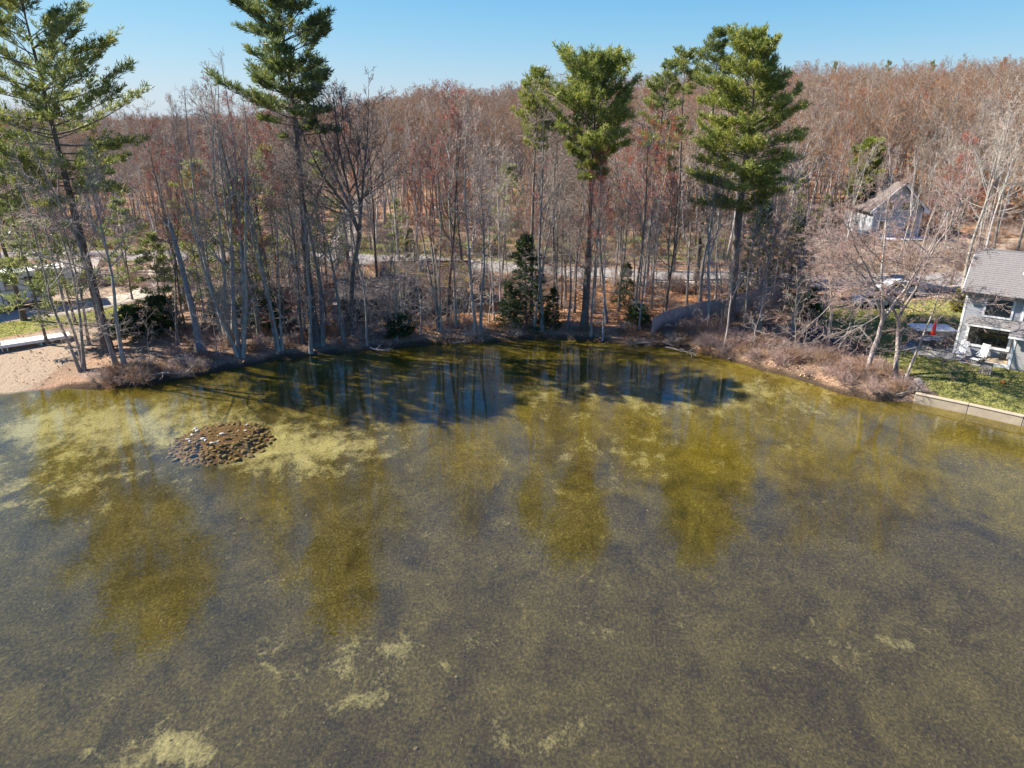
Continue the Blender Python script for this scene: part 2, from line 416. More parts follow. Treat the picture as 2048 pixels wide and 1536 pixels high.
# ------------------------------------------------------------------ ground, bed, water
def axis_x():
    xs = [0.]
    while xs[-1] < 620:
        a = xs[-1]; xs.append(a + (.45 if a < 52 else .45 + (a - 52) * .06))
    xs = np.array(xs); return np.concatenate([-xs[:0:-1], xs])
def axis_t(mx, d0, g, cap0, upto):
    ts = [0.]; d = d0
    while ts[-1] < mx:
        ts.append(ts[-1] + d); d = min(d * g, cap0) if ts[-1] < upto else d * 1.05
    return np.array(ts)
gx = axis_x()
def sheet(name, tt, zfun, m, attrs):
    X, T = np.meshgrid(gx, tt, indexing='ij'); Y = ysh(X) + T
    Z = zfun(X, Y, T); nx, nt = X.shape
    idx = np.arange(nx * nt).reshape(nx, nt)
    q = np.stack([idx[:-1, :-1], idx[1:, :-1], idx[1:, 1:], idx[:-1, 1:]], -1).reshape(-1, 4)
    if tt[1] < 0: q = q[:, ::-1]
    me = np_mesh(name, np.stack([X, Y, Z], -1).reshape(-1, 3), [q], [m], None, True)
    for k, f in attrs.items(): fattr(me, k, f(X, Y, T).ravel())
    o = bpy.data.objects.new(name, me); link(o); o['kind'] = 'structure'; return o
def blob(X, Y, px, py, rx, ry, z=0):
    c = plane_at(px, py, z); return np.exp(-(((X - c[0]) / rx)**2 + ((Y - c[1]) / ry)**2))
# left grass strip: along the camper's direction
LD = np.array([.82, .57]); LN = np.array([-.57, .82])
gl0 = plane_at(60, 655, .8)
def a_grass(X, Y, T):
    u = (X - gl0[0]) * LD[0] + (Y - gl0[1]) * LD[1]; v = (X - gl0[0]) * LN[0] + (Y - gl0[1]) * LN[1]
    left = (1 - smooth(2.2, 3.0, np.abs(v - .1))) * (1 - smooth(6, 11, u))
    lawn = smooth(29.6, 31.0, X + .12 * (Y - 50)) * (1 - smooth(67, 74, Y)) * smooth(.2, .5, T)
    far = (1 - smooth(.0, .8, np.abs((Y - 108) / 12))) * smooth(0.05, .2, -np.abs(X / Y + .2) + .25) * .35
    return np.maximum(np.maximum(left, lawn * .95), far)
def a_sand(X, Y, T):
    u = (X - gl0[0]) * LN[0] + (Y - gl0[1]) * LN[1]
    s = (1 - smooth(-38, -34.5, X)) * (1 - smooth(-4.0, -2.2, u) * (1 - smooth(2.6, 3.4, u))) * (1 - smooth(80, 90, Y))
    yard = smooth(33, 40, X) * smooth(76, 80, Y) * (1 - smooth(100, 108, Y)) * .62
    return np.maximum(s, yard)
def a_orange(X, Y, T):
    return np.clip(.85 * blob(X, Y, 1230, 600, 15, 10, 1.3) + .9 * blob(X, Y, 1400, 590, 8, 8, 1.3) + .75 * smooth(.42, .6, X / Y) * smooth(95, 112, Y) + .45 * smooth(112, 130, Y) + .5 * blob(X, Y, 900, 640, 6, 4, 1), 0, 1)
def a_moss(X, Y, T): return .62 * smooth(86, 90, Y) * (1 - smooth(100, 116, Y)) * (1 - smooth(28, 36, X)) + .3 * blob(X, Y, 480, 560, 14, 12, 1)
def a_wet(X, Y, T): return (1 - smooth(.12, .75, T + (vn.fbm(X * 1.3, Y * 1.3) - .5) * .7)) * smooth(-37, -33, X) * (1 - smooth(27, 29, X)) * .85
sheet('ground', axis_t(560, .16, 1.06, .7, 60), lambda X, Y, T: ground(X, Y), M['ground'],
      dict(grass=a_grass, sand=a_sand, orange=a_orange, moss=a_moss, wet=a_wet))
def bed_z(X, Y, T): return -.03 - .75 * (1 - np.exp(T / 5.)) - .35 * (1 - np.exp(T / 25.)) + (vn.fbm(X * .4, Y * .4, 4) - .47) * .25 * smooth(0, 2, -T)
def a_algae(X, Y, T):
    g = .72 * np.exp(-(-T / 11.)**2) + .42 * np.exp(-(-T / 30.)**2)
    g = g + .42 * blob(X, Y, 1250, 880, 13, 8) + .35 * blob(X, Y, 1600, 850, 9, 7)
    g = g + .7 * blob(X, Y, 1930, 900, 6, 4)
    return np.clip(g - .15, 0, 1)
def a_pale(X, Y, T):
    g = .75 * blob(X, Y, 230, 830, 10, 3.6) + .7 * blob(X, Y, 600, 870, 6, 3.5) + .4 * blob(X, Y, 60, 940, 8, 4) + .35 * blob(X, Y, 1150, 760, 14, 4) + .35 * blob(X, Y, 1500, 780, 8, 4) + .35 * blob(X, Y, 640, 720, 9, 2.4)
    g = g + .46 * blob(X, Y, 740, 1280, 2.6, 1.5) + .46 * blob(X, Y, 310, 1450, 2.6, 1.2) + .40 * blob(X, Y, 660, 1360, 1.8, .5) + .36 * blob(X, Y, 520, 1250, 1.3, .6) + .3 * blob(X, Y, 1700, 1250, 3, 1) + .3 * blob(X, Y, 1050, 1430, 2, .8) + .3 * blob(X, Y, 1230, 1230, 1.2, .7) + .28 * blob(X, Y, 560, 1300, 1.2, .8) + .25 * blob(X, Y, 1280, 880, 8, 4)
    return np.clip(g, 0, 1)
sheet('pond_bed', -axis_t(130, .2, 1.05, .6, 50), bed_z, M['bed'], dict(algae=a_algae, pale=a_pale))
def bed_at(x, y): return float(bed_z(np.array([x]), np.array([y]), np.array([y]) - ysh(np.array([x])))[0])
me = bpy.data.meshes.new('water'); me.from_pydata([(-600, -150, 0), (600, -150, 0), (600, 75, 0), (-600, 75, 0)], [], [(0, 1, 2, 3)]); me.materials.append(M['water'])
tag(link(bpy.data.objects.new('water', me)), kind='structure')

def strip(name, pts, width, m, lift=.05, kind='structure', n=90):
    """a path draped over the ground with rounded shoulders"""
    P = np.array(pts, float); d = np.concatenate([[0], np.cumsum(np.hypot(*np.diff(P, axis=0).T))])
    s = np.linspace(0, d[-1], n); C = np.stack([np.interp(s, d, P[:, 0]), np.interp(s, d, P[:, 1])], 1)
    k = np.ones(7) / 7
    Cs = C.copy()
    for j in range(2): Cs[3:-3, j] = np.convolve(C[:, j], k, 'valid')
    C = Cs; T = np.gradient(C, axis=0); T /= np.linalg.norm(T, axis=1)[:, None]; N = np.stack([-T[:, 1], T[:, 0]], 1)
    offs = np.array([-.56, -.5, -.25, 0, .25, .5, .56]) * width; lz = np.array([-.25, lift, lift + .03, lift + .05, lift + .03, lift, -.25])
    V = []
    for o, z in zip(offs, lz):
        q = C + N * o; q = q + N * ((vn(q[:, 0] * .7, q[:, 1] * .7) - .5) * .5 * (abs(o) > .3 * width))[:, None]
        V.append(np.column_stack([q, ground(q[:, 0], q[:, 1]) + z]))
    V = np.array(V); ids = np.arange(V.shape[0] * V.shape[1]).reshape(V.shape[:2])
    f = np.stack([ids[:-1, :-1], ids[:-1, 1:], ids[1:, 1:], ids[1:, :-1]], -1).reshape(-1, 4)
    o = bpy.data.objects.new(name, np_mesh(name, V.reshape(-1, 3), [f], [m], None, True)); link(o); o['kind'] = kind; return C
road_px = [(-260, 500), (0, 512), (150, 508), (330, 510), (520, 512), (700, 516), (860, 522), (980, 533), (1100, 541), (1250, 550), (1400, 553), (1550, 558), (1700, 560), (1850, 560), (2048, 556), (2400, 548)]
road_pts = [tuple(at(*p))[:2] for p in road_px]
RC = strip('road', road_pts, 4.6, M['road'], .06, n=160)
DC = strip('driveway', [tuple(at(*p))[:2] for p in [(690, 512), (690, 480), (700, 440), (715, 405), (740, 380)]], 3.4, M['gravel'], .07)
cam0 = plane_at(-200, 668, .8); 
CC = strip('camper_pad', [tuple(at(*p))[:2] for p in [(-160, 660), (0, 634), (100, 624), (190, 612), (300, 585), (330, 545), (340, 512)]], 3.6, M['gravel'], .05)
# verge of pale sand beside the road on the right
strip('road_verge', [(p[0] - .0, p[1] - 3.1) for p in road_pts[9:15]], 1.6, M['gravel'], .045)

# ------------------------------------------------------------------ tree generators (vectorised tubes)
class Tubes:
    def __init__(s): s.g = {}
    def add(s, pts, rad, sides, mi):
        s.g.setdefault((len(pts), sides, mi), []).append((pts, rad))
    def build(s):
        V = []; Q = []; MI = []; base = 0
        for (n, k, mi), L in s.g.items():
            P = np.array([l[0] for l in L]); Rr = np.array([l[1] for l in L]); B = len(L)
            T = np.empty_like(P); T[:, 1:-1] = P[:, 2:] - P[:, :-2]; T[:, 0] = P[:, 1] - P[:, 0]; T[:, -1] = P[:, -1] - P[:, -2]
            T /= np.linalg.norm(T, axis=2, keepdims=True) + 1e-9
            ref = np.where(np.abs(T[:, :1, 2:3]) > .9, np.array([[[1., 0, 0]]]), np.array([[[0, 0, 1.]]]))
            U = np.cross(np.broadcast_to(ref, T.shape), T); U /= np.linalg.norm(U, axis=2, keepdims=True) + 1e-9
            W = np.cross(T, U); a = np.arange(k) * 2 * math.pi / k
            ring = P[:, :, None] + Rr[:, :, None, None] * (U[:, :, None] * np.cos(a)[None, None, :, None] + W[:, :, None] * np.sin(a)[None, None, :, None])
            V.append(ring.reshape(-1, 3))
            ids = base + np.arange(B * n * k).reshape(B, n, k); j = np.roll(np.arange(k), -1)
            q = np.stack([ids[:, :-1], ids[:, :-1][:, :, j], ids[:, 1:][:, :, j], ids[:, 1:]], -1).reshape(-1, 4)
            Q.append(q); MI.append(np.full(len(q), mi)); base += B * n * k
        return np.concatenate(V), np.concatenate(Q), np.concatenate(MI)
def unit(v): return v / (np.linalg.norm(v) + 1e-9)
def wander(rng, p, d, L, n, wob, up):
    pts = [p]; d = unit(d); st = L / (n - 1)
    for i in range(n - 1):
        d = unit(d + rng.normal(0, wob, 3) + np.array([0, 0, up])); p = p + d * st; pts.append(p)
    return np.array(pts)
def along(pts, t):
    f = t * (len(pts) - 1); i = min(int(f), len(pts) - 2); return pts[i] + (pts[i+1] - pts[i]) * (f - i), unit(pts[i+1] - pts[i])
def side_dir(rng, d, ang):
    r = unit(np.cross(d, rng.normal(0, 1, 3))); return unit(d * math.cos(ang) + r * math.sin(ang))
def bare_tree(seed, H, r0, cb=.45, nl=16, spread=.26, stems=1, fork=0., wob=.05, low=1.1, high=.45, up=.10, counts=(5, 4, 3), rmin=.009, sides=8, buds=0, lean=0, detail=1., dead=0):
    rng = np.random.RandomState(seed); tr = Tubes(); cr = Tubes(); tips = []
    axes = []
    n0 = 12
    if stems == 1 and fork == 0:
        pts = wander(rng, np.zeros(3), np.array([lean, 0, 1.]), H * .97, n0, wob, .12)
        t = np.linspace(0, 1, n0); rad = r0 * (1 - .88 * t) ; rad[0] *= 1.45
        tr.add(pts, rad, sides, 0); axes.append((pts, rad, cb, nl))
    elif fork:
        pts = wander(rng, np.zeros(3), np.array([lean, 0, 1.]), H * fork, 8, wob, .1); rad = r0 * np.linspace(1, .72, 8); rad[0] *= 1.45
        tr.add(pts, rad, sides, 0); az = rng.rand() * 6.28
        for k in range(stems):
            a = az + k * 6.28 / stems + rng.normal(0, .3); an = .22 + .2 * rng.rand()
            p2 = wander(rng, pts[-1] - np.array([0, 0, .1]), np.array([math.cos(a) * an, math.sin(a) * an, 1]), H * (1 - fork) * (.8 + .2 * rng.rand()), n0, wob * 1.3, .05)
            rd = r0 * .72 * (.62 + .2 * rng.rand()) * (1 - .9 * np.linspace(0, 1, n0)) + .008
            tr.add(p2, rd, sides, 0); axes.append((p2, rd, .12, max(4, int(nl / stems) + 2)))
    else:
        az = rng.rand() * 6.28
        for k in range(stems):
            a = az + k * 6.28 / stems + rng.normal(0, .3); an = .06 + .13 * rng.rand(); h = H * (.78 + .22 * rng.rand()) if k else H
            p2 = wander(rng, np.array([math.cos(a), math.sin(a), 0]) * r0 * 1.1 * (stems > 1), np.array([math.cos(a) * an, math.sin(a) * an, 1]), h * .97, n0, wob, .06)
            rd = r0 * (.65 + .3 * rng.rand()) * (1 - .88 * np.linspace(0, 1, n0)); rd[0] *= 1.4
            tr.add(p2, rd, sides, 0); axes.append((p2, rd, cb, max(5, int(nl * 1.4 / stems))))
    def rec(p, d, L, r, lev):
        n = (5, 4, 3, 2)[min(lev, 3)]; k = (5, 4, 3, 3)[min(lev, 3)]
        pts = wander(rng, p, d, L, n, (.13, .17, .2, .22)[min(lev, 3)], up * (.9, .8, .5, .3)[min(lev, 3)])
        rad = np.maximum(np.linspace(r, r * (.3 if lev < 3 else .6), n), rmin * .7)
        cr.add(pts, rad, k, 0 if lev < 2 else 1)
        if lev < len(counts):
            c = counts[lev]; c = max(1, int(round(c * (.7 + .6 * rng.rand()))))
            for i in range(c):
                t = .22 + .76 * (i + rng.rand()) / c
                q, dd = along(pts, min(t, .99)); ang = .45 + .5 * rng.rand()
                rec(q, side_dir(rng, dd, ang), L * (.36 + .3 * rng.rand()) * (1.1 - .45 * t), max(r * (1 - .6 * t) * .55, rmin), lev + 1)
        else: tips.append(pts[-1])
    for pts, rad, cb_, nl_ in axes:
        for i in range(nl_):
            u = (i + rng.rand() * .9) / nl_; t = cb_ + (1 - cb_) * u * .985
            q, d = along(pts, t); a = i * 2.4 + rng.rand() * 1.2; an = low + (high - low) * u + rng.normal(0, .12)
            L = spread * H * (1.12 - .78 * u) * (.65 + .6 * rng.rand())
            r = max(np.interp(t, np.linspace(0, 1, len(rad)), rad) * .5, rmin * 1.4)
            h = np.array([math.cos(a), math.sin(a), 0]); h = unit(h - d * h.dot(d))
            rec(q, unit(d * math.cos(an) + h * math.sin(an)), L, r, 0)
        for i in range(dead):                        # stubs and dead side twigs on the bare bole
            t = .12 + (cb_ - .12) * rng.rand()
            if cb_ < .2: continue
            q, d = along(pts, t); a = rng.rand() * 6.28
            rec(q, np.array([math.cos(a), math.sin(a), .1 + .5 * rng.rand()]), .8 + 2.2 * rng.rand(), rmin * 1.7, 1 if rng.rand() < .5 else 2)
    V, Q, MI = tr.build(); tv = (V, Q, MI)
    V, Q, MI = cr.build(); faces = [Q]
    if buds:
        tp = np.array(tips); tp = tp[rng.rand(len(tp)) < .9]; tp = np.repeat(tp, buds, 0) + rng.normal(0, .13, (len(tp) * buds, 3))
        o = rng.normal(0, .034, (len(tp), 3, 3)); bv = (tp[:, None] + o).reshape(-1, 3)
        bf = len(V) + np.arange(len(bv)).reshape(-1, 3); V = np.concatenate([V, bv]); faces.append(bf); MI = np.concatenate([MI, np.full(len(bf), 2)])
    return tv, (V, faces, MI)
def tree_meshes(name, bark_, twig_, **k):
    (tv, tq, tm), (cv, cf, cm) = bare_tree(**k)
    return (np_mesh('trunk', tv, [tq], [M[bark_]], None, True), np_mesh('crown', cv, cf, [M[bark_], M[twig_], M['bud_red']], cm, False))
def plant_tree(meshes, x, y, rz, s, name='bare_tree', label='', cat='tree', group=None, z=None, tilt=0, sz=None):
    z = gz(x, y) - .05 if z is None else z
    o = empty(name, (x, y, z), rz, label, cat, group, (s, s, s if sz is None else sz))
    if tilt: o.rotation_euler = (0, tilt, 0)
    for nm, me in zip(('trunk', 'crown'), meshes):
        if me is not None: link(bpy.data.objects.new(nm, me), o)
    return o

def conifer(seed, H, r0, prof, nwh=24, per=5, bl=9, tufts=4, tl=.42, tw=.030, nt=9, droop=-.08, upturn=.12, cb=.3, gap=.12, bark_='bark_pine', needle_='needle_pine', dens=1., stubs=14, flat=1.0):
    """prof: list of (height fraction, radius towards -x, radius towards +x)"""
    rng = np.random.RandomState(seed); tr = Tubes(); li = Tubes(); tp = []; td = []; 
    n0 = 14; pts = wander(rng, np.zeros(3), np.array([0, 0, 1.]), H * .985, n0, .018, .12)
    rad = np.maximum(r0 * (1 - np.linspace(0, 1, n0)) ** .85, .02); rad[0] *= 1.35; tr.add(pts, rad, 9, 0)
    hf = [p[0] for p in prof]; lf = [p[1] for p in prof]; rf = [p[2] for p in prof]
    for i in range(nwh):
        u = hf[0] + (hf[-1] - hf[0]) * (i + .5) / nwh
        a0 = rng.rand() * 6.28
        for j in range(per):
            if rng.rand() < gap: continue
            uu = np.clip(u + rng.normal(0, .16 / nwh), .02, .995); a = a0 + j * 6.28 / per + rng.normal(0, .25)
            l_, r_ = np.interp(uu, hf, lf), np.interp(uu, hf, rf); c = math.cos(a)
            L = (r_ if c > 0 else l_) * abs(c)**1.0 + (l_ + r_) / 2 * (1 - abs(c)); L *= (.52 + .66 * rng.rand())
            if L < .12: continue
            q, _ = along(pts, min(uu, .985)); e = .75 * max(0, (uu - .55)) / .45 + droop + rng.normal(0, .07)
            d = np.array([math.cos(a), math.sin(a), math.tan(e)]); n = 6
            lp = wander(rng, q, d, L, n, .07, upturn * .35)
            lr = np.linspace(max(.022, .011 * L + .012), .009, n); li.add(lp, lr, 5, 0)
            nb = max(3, int(bl * (L / 3.5) ** .8 * dens))
            for b in range(nb):
                t = .30 + .70 * (b + rng.rand()) / nb; s, dd = along(lp, min(t, .995))
                sg = 1 if b % 2 else -1; hh = unit(np.cross(dd, [0, 0, 1])) * sg; an = .5 + .5 * rng.rand()
                bd = unit(dd * math.cos(an) + hh * math.sin(an) + np.array([0, 0, .18 + .2 * rng.rand()])); Lb = (.22 + .18 * rng.rand()) * L * (1.15 - .6 * t) + .25
                bp = wander(rng, s, bd, Lb, 3, .1, .06); li.add(bp, np.array([.012, .009, .006]), 3, 0)
                for k in range(tufts):
                    p, d2 = along(bp, .25 + .75 * (k + rng.rand()) / tufts); tp.append(p + rng.normal(0, .05, 3)); td.append(unit(d2 + np.array([0, 0, .35])))
            for k in range(3): tp.append(lp[-1] + rng.normal(0, .06, 3)); td.append(unit(lp[-1] - lp[-2] + np.array([0, 0, .3])))
    for i in range(4): tp.append(pts[-1] - np.array([0, 0, .15 * i])); td.append(np.array([0, 0, 1.]))
    for i in range(stubs):
        u = .12 + (hf[0] + .1 - .12) * rng.rand(); q, _ = along(pts, u); a = rng.rand() * 6.28
        li.add(wander(rng, q, np.array([math.cos(a), math.sin(a), rng.normal(0, .2)]), .5 + 2.2 * rng.rand(), 4, .15, -.03), np.linspace(.03, .01, 4), 4, 0)
    tp = np.array(tp); td = np.array(td); N = len(tp)
    # needle sprays: nt slim blades per tuft
    d = td[:, None, :] * .85 + rng.normal(0, .55, (N, nt, 3)) * np.array([1, 1, flat]); d /= np.linalg.norm(d, axis=2, keepdims=True)
    L = tl * (.6 + .6 * rng.rand(N, nt, 1)); sd_ = np.cross(d, rng.normal(0, 1, (N, nt, 3))); sd_ /= np.linalg.norm(sd_, axis=2, keepdims=True) + 1e-9
    b = tp[:, None, :] + rng.normal(0, .05, (N, nt, 3)); mid = b + d * L * .55
    V = np.stack([b, mid + sd_ * tw, b + d * L, mid - sd_ * tw], 2).reshape(-1, 3)
    fq = np.arange(len(V)).reshape(-1, 4); tint = np.repeat(rng.rand(N), nt * 4)
    lv, lq, lm = li.build(); 
    me = np_mesh('crown', np.concatenate([lv, V]), [np.concatenate([lq, fq + len(lv)])], [M[bark_], M[needle_]], np.concatenate([lm, np.ones(len(fq))]), False)
    fattr(me, 'tint', np.concatenate([np.zeros(len(lv)), tint]))
    tv, tq, tm = tr.build()
    return np_mesh('trunk', tv, [tq], [M[bark_]], None, True), me
# ------------------------------------------------------------------ prominent pines
def prof_px(base, H, rows, py0, py1):
    """silhouette rows (photo y, px reach left, px reach right) turned into metres of limb reach by height"""
    zc = base.y * CP - (gz(base.x, base.y) + H * .6 - CAMH) * SP; out = []
    for py, l, r in rows:
        z = z_for_top(base.y, py); out.append(((z - base.z) / H, l * zc / F * 1.13, r * zc / F * 1.13))
    return sorted(out)
def pine_at(seed, px, py, top, rows, label, r0, cat='pine tree', **k):
    b = at(px, py); H = z_for_top(b.y, top) - b.z
    pr = prof_px(b, H, rows, top, py)
    ms = conifer(seed, H, r0, pr, **k)
    return plant_tree(ms, b.x, b.y, 0, 1, 'pine_tree', label, cat, z=b.z - .1)
pine_at(11, 215, 702, -75, [(-70, 10, 10), (-20, 60, 60), (60, 105, 95), (130, 130, 130), (190, 150, 165), (250, 160, 160), (320, 120, 130), (390, 60, 115), (410, 30, 70)],
        'tall white pine with wide flat tiers, trunk rising beside the white dock', .42, nwh=18, per=6, bl=12, tufts=4, tl=.48, tw=.034, gap=.19, droop=-.03, needle_='needle_pine', flat=.6)
pine_at(12, 632, 690, -70, [(-66, 10, 10), (-10, 65, 70), (60, 85, 90), (110, 85, 90), (150, 95, 70), (200, 125, 75), (240, 60, 60), (270, 25, 60)],
        'tall white pine whose top leaves the picture, behind the stockade fence', .40, nwh=16, per=6, bl=13, tufts=5, tl=.46, tw=.034, gap=.2, needle_='needle_pine', flat=.7)
pine_at(13, 1062, 640, 138, [(140, 8, 8), (160, 28, 24), (190, 34, 26), (215, 40, 26), (240, 44, 24), (270, 40, 26), (300, 18, 18)],
        'narrow short-crowned pine close beside the tall dead-topped trunk', .22, nwh=15, per=5, bl=7, tufts=4, tl=.38, cb=.6, gap=.16, droop=.15, needle_='needle_bright')
pine_at(14, 1168, 655, 108, [(112, 8, 8), (135, 34, 36), (160, 66, 58), (195, 96, 84), (230, 106, 100), (265, 100, 90), (300, 70, 76), (335, 40, 48), (360, 18, 24)],
        'broad rounded yellow-green pine in the middle of the skyline', .36, nwh=17, per=7, bl=12, tufts=5, gap=.20, droop=.15, needle_='needle_bright')
pine_at(15, 1458, 640, 54, [(57, 6, 6), (84, 34, 26), (115, 66, 36), (160, 85, 42), (210, 82, 60), (255, 70, 92), (300, 85, 80), (350, 92, 95), (385, 92, 60), (425, 40, 40)],
        'tall bushy pine with a lichened trunk rising beside the long grey fence', .48, nwh=20, per=7, bl=13, tufts=5, gap=.10, droop=.02, needle_='needle_bright')
pine_at(16, 1392, 560, 50, [(54, 6, 6), (85, 18, 16), (115, 36, 22), (145, 42, 28), (180, 40, 34), (205, 28, 24)],
        'sparse spire-topped pine just left of the tall bushy pine', .30, nwh=15, per=5, bl=8, tufts=4, gap=.15, needle_='needle_pine', tl=.45)
pine_at(17, 1345, 545, 98, [(100, 10, 8), (118, 30, 20), (145, 35, 28), (165, 40, 25), (190, 30, 25)],
        'small flat-tiered pine top between the rounded pine and the spire-topped pine', .25, nwh=9, per=5, bl=8, tufts=4, gap=.2, needle_='needle_pine', flat=.5)
pine_at(18, 1292, 560, 115, [(117, 6, 6), (140, 20, 16), (175, 34, 26), (220, 40, 40), (300, 40, 48), (345, 26, 40)],
        'dark leaning pine crown pressed against the right side of the rounded pine', .28, nwh=16, per=5, bl=9, tufts=4, gap=.12, needle_='needle_pine')
pine_at(19, 1712, 462, 280, [(284, 8, 10), (300, 20, 24), (330, 30, 26), (355, 34, 28), (385, 30, 26), (405, 14, 14)],
        'single bright green pine on the slope left of the gabled house', .2, nwh=13, per=6, bl=9, tufts=4, tl=.55, tw=.07, gap=.06, needle_='needle_bright', stubs=4)
pine_at(20, 48, 640, 215, [(218, 10, 10), (250, 60, 50), (300, 75, 65), (350, 60, 60), (400, 40, 40)],
        'yellow-green pine low behind the wide flat-tiered pine, over the camper', .24, nwh=14, per=5, bl=9, tufts=4, gap=.14, needle_='needle_bright')
# young soft pines: variants, each placed with its own label
def soft_var(seed, dens): return conifer(seed, 9.0, .09, [(.18, 1.6, 1.6), (.4, 2.1, 2.1), (.65, 1.7, 1.7), (.9, .8, .8), (1, .2, .2)], nwh=13, per=4, bl=5, tufts=3, tl=.40, tw=.04, nt=7, gap=.22, dens=dens * 1.25, needle_='needle_soft', stubs=3, flat=.7)
SOFT = [soft_var(31, .8), soft_var(32, .65), soft_var(33, .9)]
for i, (px, py, top, lb) in enumerate([
        (95, 690, 330, 'wispy young pine over the white camper roof'), (150, 645, 300, 'wispy young pine between the camper and the tall wide-tiered pine'),
        (330, 655, 470, 'short wispy young pine left of the grey snag'), (430, 640, 330, 'wispy young pine just right of the grey snag'),
        (505, 648, 360, 'wispy young pine over the dark rhododendrons'), (560, 600, 300, 'wispy young pine left of the gravel driveway'),
        (655, 575, 310, 'wispy young pine at the near end of the gravel driveway'), (265, 600, 400, 'wispy young pine behind the low spreading hemlock'),
        (800, 520, 400, 'wispy young pine behind the moss-roofed cabin'), (900, 505, 400, 'wispy young pine beyond the road right of the moss-roofed cabin'),
        (1010, 520, 330, 'wispy young pine behind the pair of white birches'), (1250, 470, 330, 'wispy young pine beyond the road below the rounded pine'),
        (1580, 470, 345, 'wispy young pine on the slope below the tall bushy pine'), (1640, 480, 390, 'wispy young pine right of the tall bushy pine, beyond the road')]):
    b = at(px, py); H = z_for_top(b.y, top) - b.z
    s = H / 9.; plant_tree(SOFT[i % 3], b.x, b.y, i * 1.7, s * .85 if s > 1.3 else s, 'young_pine', lb, 'pine tree', 'wispy young pines in the wood', sz=s)
# hemlocks and evergreen shrubs
HEM = conifer(41, 7.5, .10, [(.03, 2.1, 2.1), (.25, 2.0, 2.0), (.55, 1.4, 1.4), (.85, .6, .6), (1, .1, .1)], nwh=20, per=5, bl=9, tufts=4, tl=.25, tw=.035, nt=7, droop=-.12, upturn=-.1, gap=.08, needle_='needle_dark', stubs=0, flat=.5)
LOW = conifer(42, 2.4, .06, [(.03, 1.5, 1.5), (.4, 1.4, 1.4), (.8, .8, .8), (1, .2, .2)], nwh=10, per=6, bl=9, tufts=4, tl=.24, tw=.04, nt=7, droop=.05, gap=.05, needle_='needle_dark', stubs=0)
for i, (px, py, top, ms, nm, lb) in enumerate([
        (1052, 650, 468, HEM, 'hemlock', 'dense dark hemlock at the water edge in the middle of the far bank'),
        (1018, 655, 565, HEM, 'hemlock', 'small dark hemlock in front of the white birches'),
        (1105, 655, 575, HEM, 'hemlock', 'small dark hemlock right of the tall dead-topped trunk'),
        (1250, 610, 525, HEM, 'hemlock', 'small green hemlock on the orange leaf floor left of the fence'),
        (1275, 650, 612, LOW, 'evergreen_shrub', 'low green shrub at the left end of the long grey fence'),
        (272, 680, 618, LOW, 'evergreen_shrub', 'low spreading dark hemlock near the wide-tiered pine'),
        (325, 665, 600, LOW, 'evergreen_shrub', 'low dark hemlock just left of the grey snag'),
        (540, 655, 590, LOW, 'evergreen_shrub', 'dark rhododendron in front of the stockade fence'),
        (495, 620, 560, LOW, 'evergreen_shrub', 'dark rhododendron behind the many-stemmed grey tree'),
        (450, 640, 590, LOW, 'evergreen_shrub', 'dark rhododendron at the right end of the short picket fence'),
        (800, 675, 632, LOW, 'evergreen_shrub', 'low green shrub on the bank below the front cottage'),
        (720, 650, 622, LOW, 'evergreen_shrub', 'dark shrub under the cottage window'),
        (690, 530, 470, HEM, 'hemlock', 'dark hemlock beside the gravel driveway mouth'),
        (822, 520, 455, HEM, 'hemlock', 'dark ivy-clad hemlock behind the moss-roofed cabin'),
        (1510, 590, 400, HEM, 'hemlock', 'dark hemlock filling the corner behind the grey fence'),
        (1575, 600, 420, HEM, 'hemlock', 'dark hemlock at the far right end of the grey fence'),
        (1650, 480, 405, HEM, 'hemlock', 'dark hemlock beyond the road below the gabled house'),
        (1610, 640, 590, LOW, 'evergreen_shrub', 'low dark shrub beside the tarp-covered heap'),
        (330, 560, 498, HEM, 'hemlock', 'small bushy dark evergreen behind the grey snag')]):
    b = at(px, py); H = z_for_top(b.y, top) - b.z; s = H / (7.5 if ms is HEM else 2.4)
    plant_tree(ms, b.x, b.y, i * 1.3, s if ms is LOW else min(s, 1.25), nm, lb, 'evergreen', sz=s)
for px, lb in [(1916, 'yellow shrub at the far left corner of the grey house')]:
    b = at(px, 622); ms = conifer(45, 1.9, .04, [(.05, .5, .5), (.6, .55, .55), (1, .15, .15)], nwh=9, per=5, bl=6, tufts=4, tl=.2, tw=.05, needle_='leaf_yellow', stubs=0)
    plant_tree(ms, b.x, b.y, 0, 1, 'yellow_shrub', lb, 'shrub')

# ------------------------------------------------------------------ bare trees: variants
V = {}
slim = dict(H=20, counts=(5, 4, 3), cb=.40, nl=18, spread=.25, low=.95, high=.42, up=.10)
V['slim'] = [tree_meshes('slim', 'bark_grey', 'twig_grey', seed=100 + i, r0=.17 + .02 * (i % 3), rmin=.013, dead=20, **{**slim, 'cb': .36 + .05 * (i % 4)}) for i in range(5)]
V['dark'] = [tree_meshes('dark', 'bark_dark', 'twig_dark', seed=120 + i, r0=.17, dead=18, **slim) for i in range(2)]
V['red'] = [tree_meshes('red', 'bark_grey', 'twig_red', seed=130 + i, r0=.14, buds=3, dead=5, **{**slim, 'counts': (5, 5, 3), 'spread': .18}) for i in range(3)]
V['birch'] = [tree_meshes('birch', 'bark_pale', 'twig_grey', seed=140 + i, r0=.10, dead=4, **{**slim, 'spread': .15, 'nl': 14}) for i in range(2)]
V['multi'] = [tree_meshes('multi', 'bark_grey', 'twig_grey', seed=150 + i, r0=.20, stems=3 + i, H=22, cb=.30, nl=17, spread=.19, low=.8, high=.35, up=.14, dead=24) for i in range(2)]
